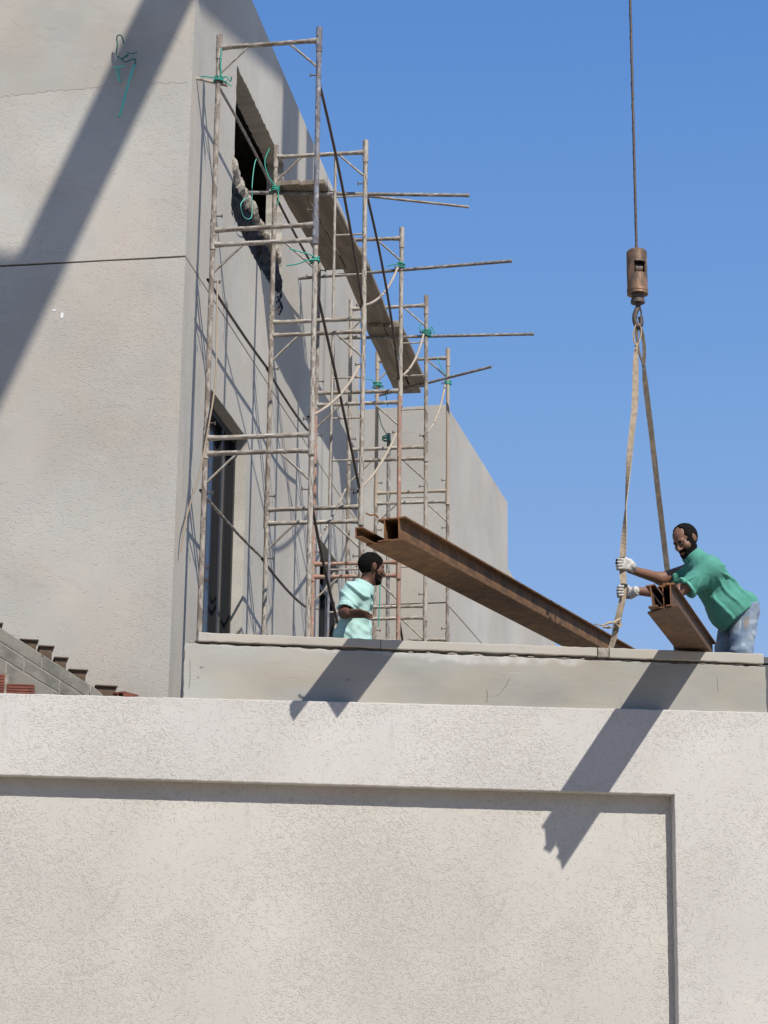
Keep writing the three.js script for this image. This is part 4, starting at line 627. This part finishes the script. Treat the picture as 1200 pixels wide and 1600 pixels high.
  const grip = (G, ax, f, s, wrist, back, tips) => { // G grip centre, ax up the sling, f wrist->sling, s palm->sling
    const A = V(...ax).normalize(), F = V(...f).addScaledVector(A, -V(...f).dot(A)).normalize(), S = A.clone().cross(F).multiplyScalar(s);
    const P = (a, ff, ss) => [G[0] + A.x * a + F.x * ff + S.x * ss, G[1] + A.y * a + F.y * ff + S.y * ss, G[2] + A.z * a + F.z * ff + S.z * ss];
    const palm = rbox(P(0, -.028, -.024), [.044, .046, .015], .013, [A, F, S]);
    const heel = cap(P(-.004, -.068, -.022), wrist, .031, .031);
    const fing = [], fl = [.98, 1.06, 1, .86];
    for (let i = 0; i < 4; i++) { const a = .033 - i * .0215, k = fl[i], sp = .002 * (1.5 - i); fing.push(any(cap(P(a, .012, -.026), P(a + sp, .040 * k, -.012), .0112, .0106), cap(P(a + sp, .040 * k, -.012), P(a + sp * .6, .036 * k, .020), .0106, .0100), cap(P(a + sp * .6, .036 * k, .020), P(a, .006 - .006 * (1 - k), .026), .0100, .0088))); }
    const thumb = any(cap(P(.030, -.052, -.020), P(.052, -.020, -.004), .0155, .0125), cap(P(.052, -.020, -.004), P(.051, .010, .022), .0120, .0098));
    const lo = G.map((v) => v - .13), hi = G.map((v) => v + .13);
    const hand = mesh('glove', surfaceNets((x, y, z) => smin(smin(blend(.014, palm, heel)(x, y, z), any(...fing)(x, y, z), .005), thumb(x, y, z), .010), lo, hi, .0036), back, t);
    mesh('palm_coating', surfaceNets((x, y, z) => { const d = Math.min(rbox(P(.002, -.020, -.012), [.040, .040, .006], .005, [A, F, S])(x, y, z), cap(P(.052, -.020, -.003), P(.051, .011, .023), .0132, .0112)(x, y, z), ...tips.map((i) => { const a = .033 - i * .0215, k = fl[i]; return cap(P(a, .040 * k, -.008), P(a, .037 * k, .016), .0122, .0116)(x, y, z); })); return d; }, lo, hi, .0036), palmM, hand);
    mesh('cuff', surfaceNets((x, y, z) => { const c = P(-.004, -.068, -.022), d0 = V(wrist[0] - c[0], wrist[1] - c[1], wrist[2] - c[2]).normalize(), q = [wrist[0] + d0.x * .012, wrist[1] + d0.y * .012, wrist[2] + d0.z * .012]; return Math.max(cap(c, q, .033, .0355)(x, y, z), -((x - wrist[0]) * -d0.x + (y - wrist[1]) * -d0.y + (z - wrist[2]) * -d0.z) - .055, ((x - q[0]) * d0.x + (y - q[1]) * d0.y + (z - q[2]) * d0.z)); }, lo, hi, .0042), back, hand);
  };
  grip([3.553, 5.325, -14.515], [.03, 1, .02], [-.96, .0, .25], -1, [3.634, 5.312, -14.557], glove, [0, 1]);
  grip([3.545, 5.105, -14.468], [.06, 1, -.02], [-.99, -.12, -.1], 1, [3.638, 5.112, -14.445], glove, [3]);
  const st = thing('block_stack', 'low stack of grey blocks under the feet of the bearded man', 'blocks', [4.4, 3.65, -14.6]);
  for (const y of [.075, .225, .375]) for (const z of [-.17, .17]) mesh('concrete_block', box(.6, .146, .336, 0, y, z, .006), concreteMat, st);
}
{ // ---------------- man in the pale mint shirt, looking right with one hand held out flat
  const t = thing('person', 'man in pale mint shirt with rolled sleeves holding one hand out flat', 'person', [0, 0, 0]);
  const skin = skinTone(221, [.14, .062, .038], [.105, .045, .028]), black = hairMat(.007);
  const hd = headFields([1.682, 5.242, -14.6], V(.93, -.08, -.30), V(.05, 1, 0), {
    scale: .94, hairThick: .009, hairline: (x, y, z) => z - .066 - (y > .06 ? .012 : 0) + (y < .045 ? (.045 - y) * 1.1 : 0),
    beard: { t: .0015, extra: ell([0, -.102, .058], [.024, .022, .022]), top: (x, y, z) => Math.max(y + .048 - Math.max(0, Math.abs(x) - .03) * 2.0, -z - .0, (z > .088 && y > -.05) ? .01 : -1) },
  });
  const nS = [1.518, 5.01, -14.42], nE = [1.462, 4.85, -14.37], nW = [1.478, 4.815, -14.25], fS = [1.63, 5.02, -14.79], fE = [1.58, 4.76, -14.84], fW = [1.63, 4.52, -14.82];
  const torso = blend(.09, cap([1.55, 4.965, -14.50], [1.53, 4.66, -14.52], .09, .088), cap([1.59, 4.965, -14.68], [1.57, 4.66, -14.66], .086, .086), cap(nS, fS, .058, .058));
  const neck = cap([1.655, 5.165, -14.615], [1.60, 5.045, -14.60], .053, .064);
  const arms = blend(.03, cap(nS, nE, .05, .042), cap(nE, nW, .040, .028)), armF = blend(.03, cap(fS, fE, .05, .042), cap(fE, fW, .040, .028));
  const legs = any(blend(.04, cap([1.525, 4.58, -14.5], [1.55, 4.14, -14.48], .088, .06), cap([1.57, 4.14, -14.48], [1.55, 3.72, -14.46], .056, .042)), blend(.04, cap([1.57, 4.58, -14.66], [1.62, 4.14, -14.7], .088, .06), cap([1.66, 4.14, -14.7], [1.64, 3.72, -14.72], .056, .042)));
  const bodyF = (x, y, z) => smin(smin(torso(x, y, z) + .014, neck(x, y, z), .05), Math.min(arms(x, y, z), armF(x, y, z), legs(x, y, z) + .012), .03);
  // open hand, palm down, fingers pointing right
  const F = V(.95, -.03, .30).normalize(), Nn = V(-.05, -.86, .50).addScaledVector(F, -V(-.05, -.86, .50).dot(F)).normalize(), Sd = Nn.clone().cross(F), H0 = V(...nW).addScaledVector(F, .012);
  const P = (f, s, n) => [H0.x + F.x * f + Sd.x * s + Nn.x * n, H0.y + F.y * f + Sd.y * s + Nn.y * n, H0.z + F.z * f + Sd.z * s + Nn.z * n];
  const fing = [-.030, -.010, .010, .029].map((s, i) => { const l = [.84, .98, 1, .8][i], k = s * 1.25, dn = .004 * i; return any(cap(P(.082, s, 0), P(.082 + .034 * l, k, .002 + dn), .0098, .0092), cap(P(.082 + .034 * l, k, .002 + dn), P(.082 + .058 * l, k * 1.06, .009 + dn), .0092, .0086), cap(P(.082 + .058 * l, k * 1.06, .009 + dn), P(.082 + .078 * l, k * 1.1, .019 + dn), .0086, .0074)); });
  const thumbs = [any(cap(P(.02, .030, .008), P(.055, .056, .022), .0145, .0118), cap(P(.055, .056, .022), P(.088, .066, .026), .0115, .0092))];
  const hand = (x, y, z) => smin(smin(blend(.02, rbox(P(.046, 0, 0), [.046, .042, .0135], .013, [F, Sd, Nn]), cap(P(-.012, 0, 0), P(.02, 0, 0), .029, .03))(x, y, z), any(...fing)(x, y, z), .006), thumbs[0](x, y, z), .010);
  const handF = (x, y, z) => smin(cap([1.63, 4.52, -14.82], [1.635, 4.44, -14.81], .034, .024)(x, y, z), any(...[0, 1, 2, 3].map((i) => cap([1.635, 4.45, -14.84 + i * .018], [1.64, 4.36, -14.85 + i * .02], .0095, .0075)), cap([1.65, 4.47, -14.80], [1.675, 4.41, -14.78], .013, .0095))(x, y, z), .006);
  mesh('body', merge([surfaceNets(bodyF, [1.3, 3.68, -14.95], [2.0, 5.16, -14.18], .0125), surfaceNets((x, y, z) => smin(hd.face(x, y, z), neck(x, y, z), .03), hd.bounds[0], hd.bounds[1], .0042), surfaceNets((x, y, z) => smin(hand(x, y, z), arms(x, y, z), .015), [1.41, 4.66, -14.38], [1.68, 4.88, -14.05], .0036), surfaceNets(handF, [1.57, 4.32, -14.92], [1.73, 4.6, -14.72], .0045)]), skin, t);
  mesh('hair', surfaceNets(hd.hair, hd.bounds[0], hd.bounds[1], .0042), black, t);
  mesh('beard', surfaceNets(hd.beard, hd.bounds[0], hd.bounds[1], .0042), black, t);
  faceBits(hd, t, black);
  const mint = cloth(231, [.42, .635, .59], [.37, .585, .54]);
  const slN = flatCap([1.525, 5.005, -14.43], [1.472, 4.872, -14.365], .072, .063), slF = flatCap([1.615, 5.01, -14.75], [1.58, 4.83, -14.81], .07, .063);
  const cr = (v) => { const q = Math.sin(v); return (q > 0 ? Math.pow(q, 2.5) : 0) - .25; };
  const folds = (x, y, z) => -.013 * cr((x * .75 + y * 1.1 + z * .3) * 40 + 5 * PN.noise(x * 4, y * 4 + 3, z * 4)) * clamp(PN.noise(x * 4 + 3, y * 5, z * 4) + .5, 0, 1) - .011 * cr((x * 1.2 - y * .5 + z * .7) * 34 + 5 * PN.noise(x * 4 + 8, y * 4, z * 4)) * clamp(PN.noise(x * 5, y * 5 + 6, z * 5) + .2, 0, 1) + .010 * PN.noise(x * 8, y * 11, z * 8) + .007 * PN.noise(x * 16 + y * 9, y * 20, z * 14) + .010 * Math.sin((x * .5 + y * .9 + z * .6) * 44 + 4 * PN.noise(x * 5, y * 5, z * 5)) * clamp(PN.noise(x * 5 + 9, y * 5, z * 5) + .35, 0, 1);
  const shirtF = (x, y, z) => { let d = blend(.08, torso, cap([1.53, 4.70, -14.50], [1.512, 4.50, -14.52], .096, .104), cap([1.57, 4.72, -14.67], [1.56, 4.50, -14.66], .094, .10))(x, y, z) - .018; d = smin(d, slF(x, y, z), .04); d = smin(d, slN(x, y, z), .028); d += folds(x, y, z); return Math.max(d, 4.44 - y, y - 5.10 + Math.max(0, .11 - Math.hypot(x - 1.625, z + 14.605)) * 0, -(bodyF(x, y, z) + .006)); };
  const shirt = mesh('shirt', surfaceNets(shirtF, [1.28, 4.4, -14.97], [1.95, 5.14, -14.22], .0075), mint, t);
  mesh('rolled_cuff', surfaceNets((x, y, z) => { const a = [1.482, 4.90, -14.376], b = [1.4695, 4.865, -14.361]; return Math.max(flatCap(a, b, .068, .066)(x, y, z), (x - a[0]) * .32 + (y - a[1]) * .9 + (z - a[2]) * -.4 - .004, -(cap(a, b, .058, .058)(x, y, z))) + .002 * PN.noise(x * 40, y * 40, z * 40); }, [1.34, 4.74, -14.48], [1.6, 4.98, -14.24], .006), mint, shirt);
  mesh('collar', surfaceNets((x, y, z) => { const d = cap([1.638, 5.135, -14.610], [1.603, 5.05, -14.60], .069, .092)(x, y, z); return Math.max(Math.abs(d) - .0055, y - 5.135 + (x - 1.62) * .5, 5.042 - y - (x - 1.62) * .3); }, [1.5, 4.98, -14.75], [1.78, 5.18, -14.46], .006), mint, shirt);
  mesh('trousers', surfaceNets((x, y, z) => Math.max(legs(x, y, z) - .012 + .004 * PN.noise(x * 14, y * 18, z * 14), 3.74 - y), [1.4, 3.7, -14.85], [1.8, 4.7, -14.35], .0125), cloth(232, [.07, .075, .09], [.05, .055, .07]), t);
  mesh('shoes', surfaceNets(any(shoe(1.55, 3.65, -14.46, .95, 0), shoe(1.64, 3.65, -14.72, .95, -.1)), [1.4, 3.63, -14.85], [1.9, 3.8, -14.35], .01), darkGrey, t);
}
renderer.render(scene, camera);
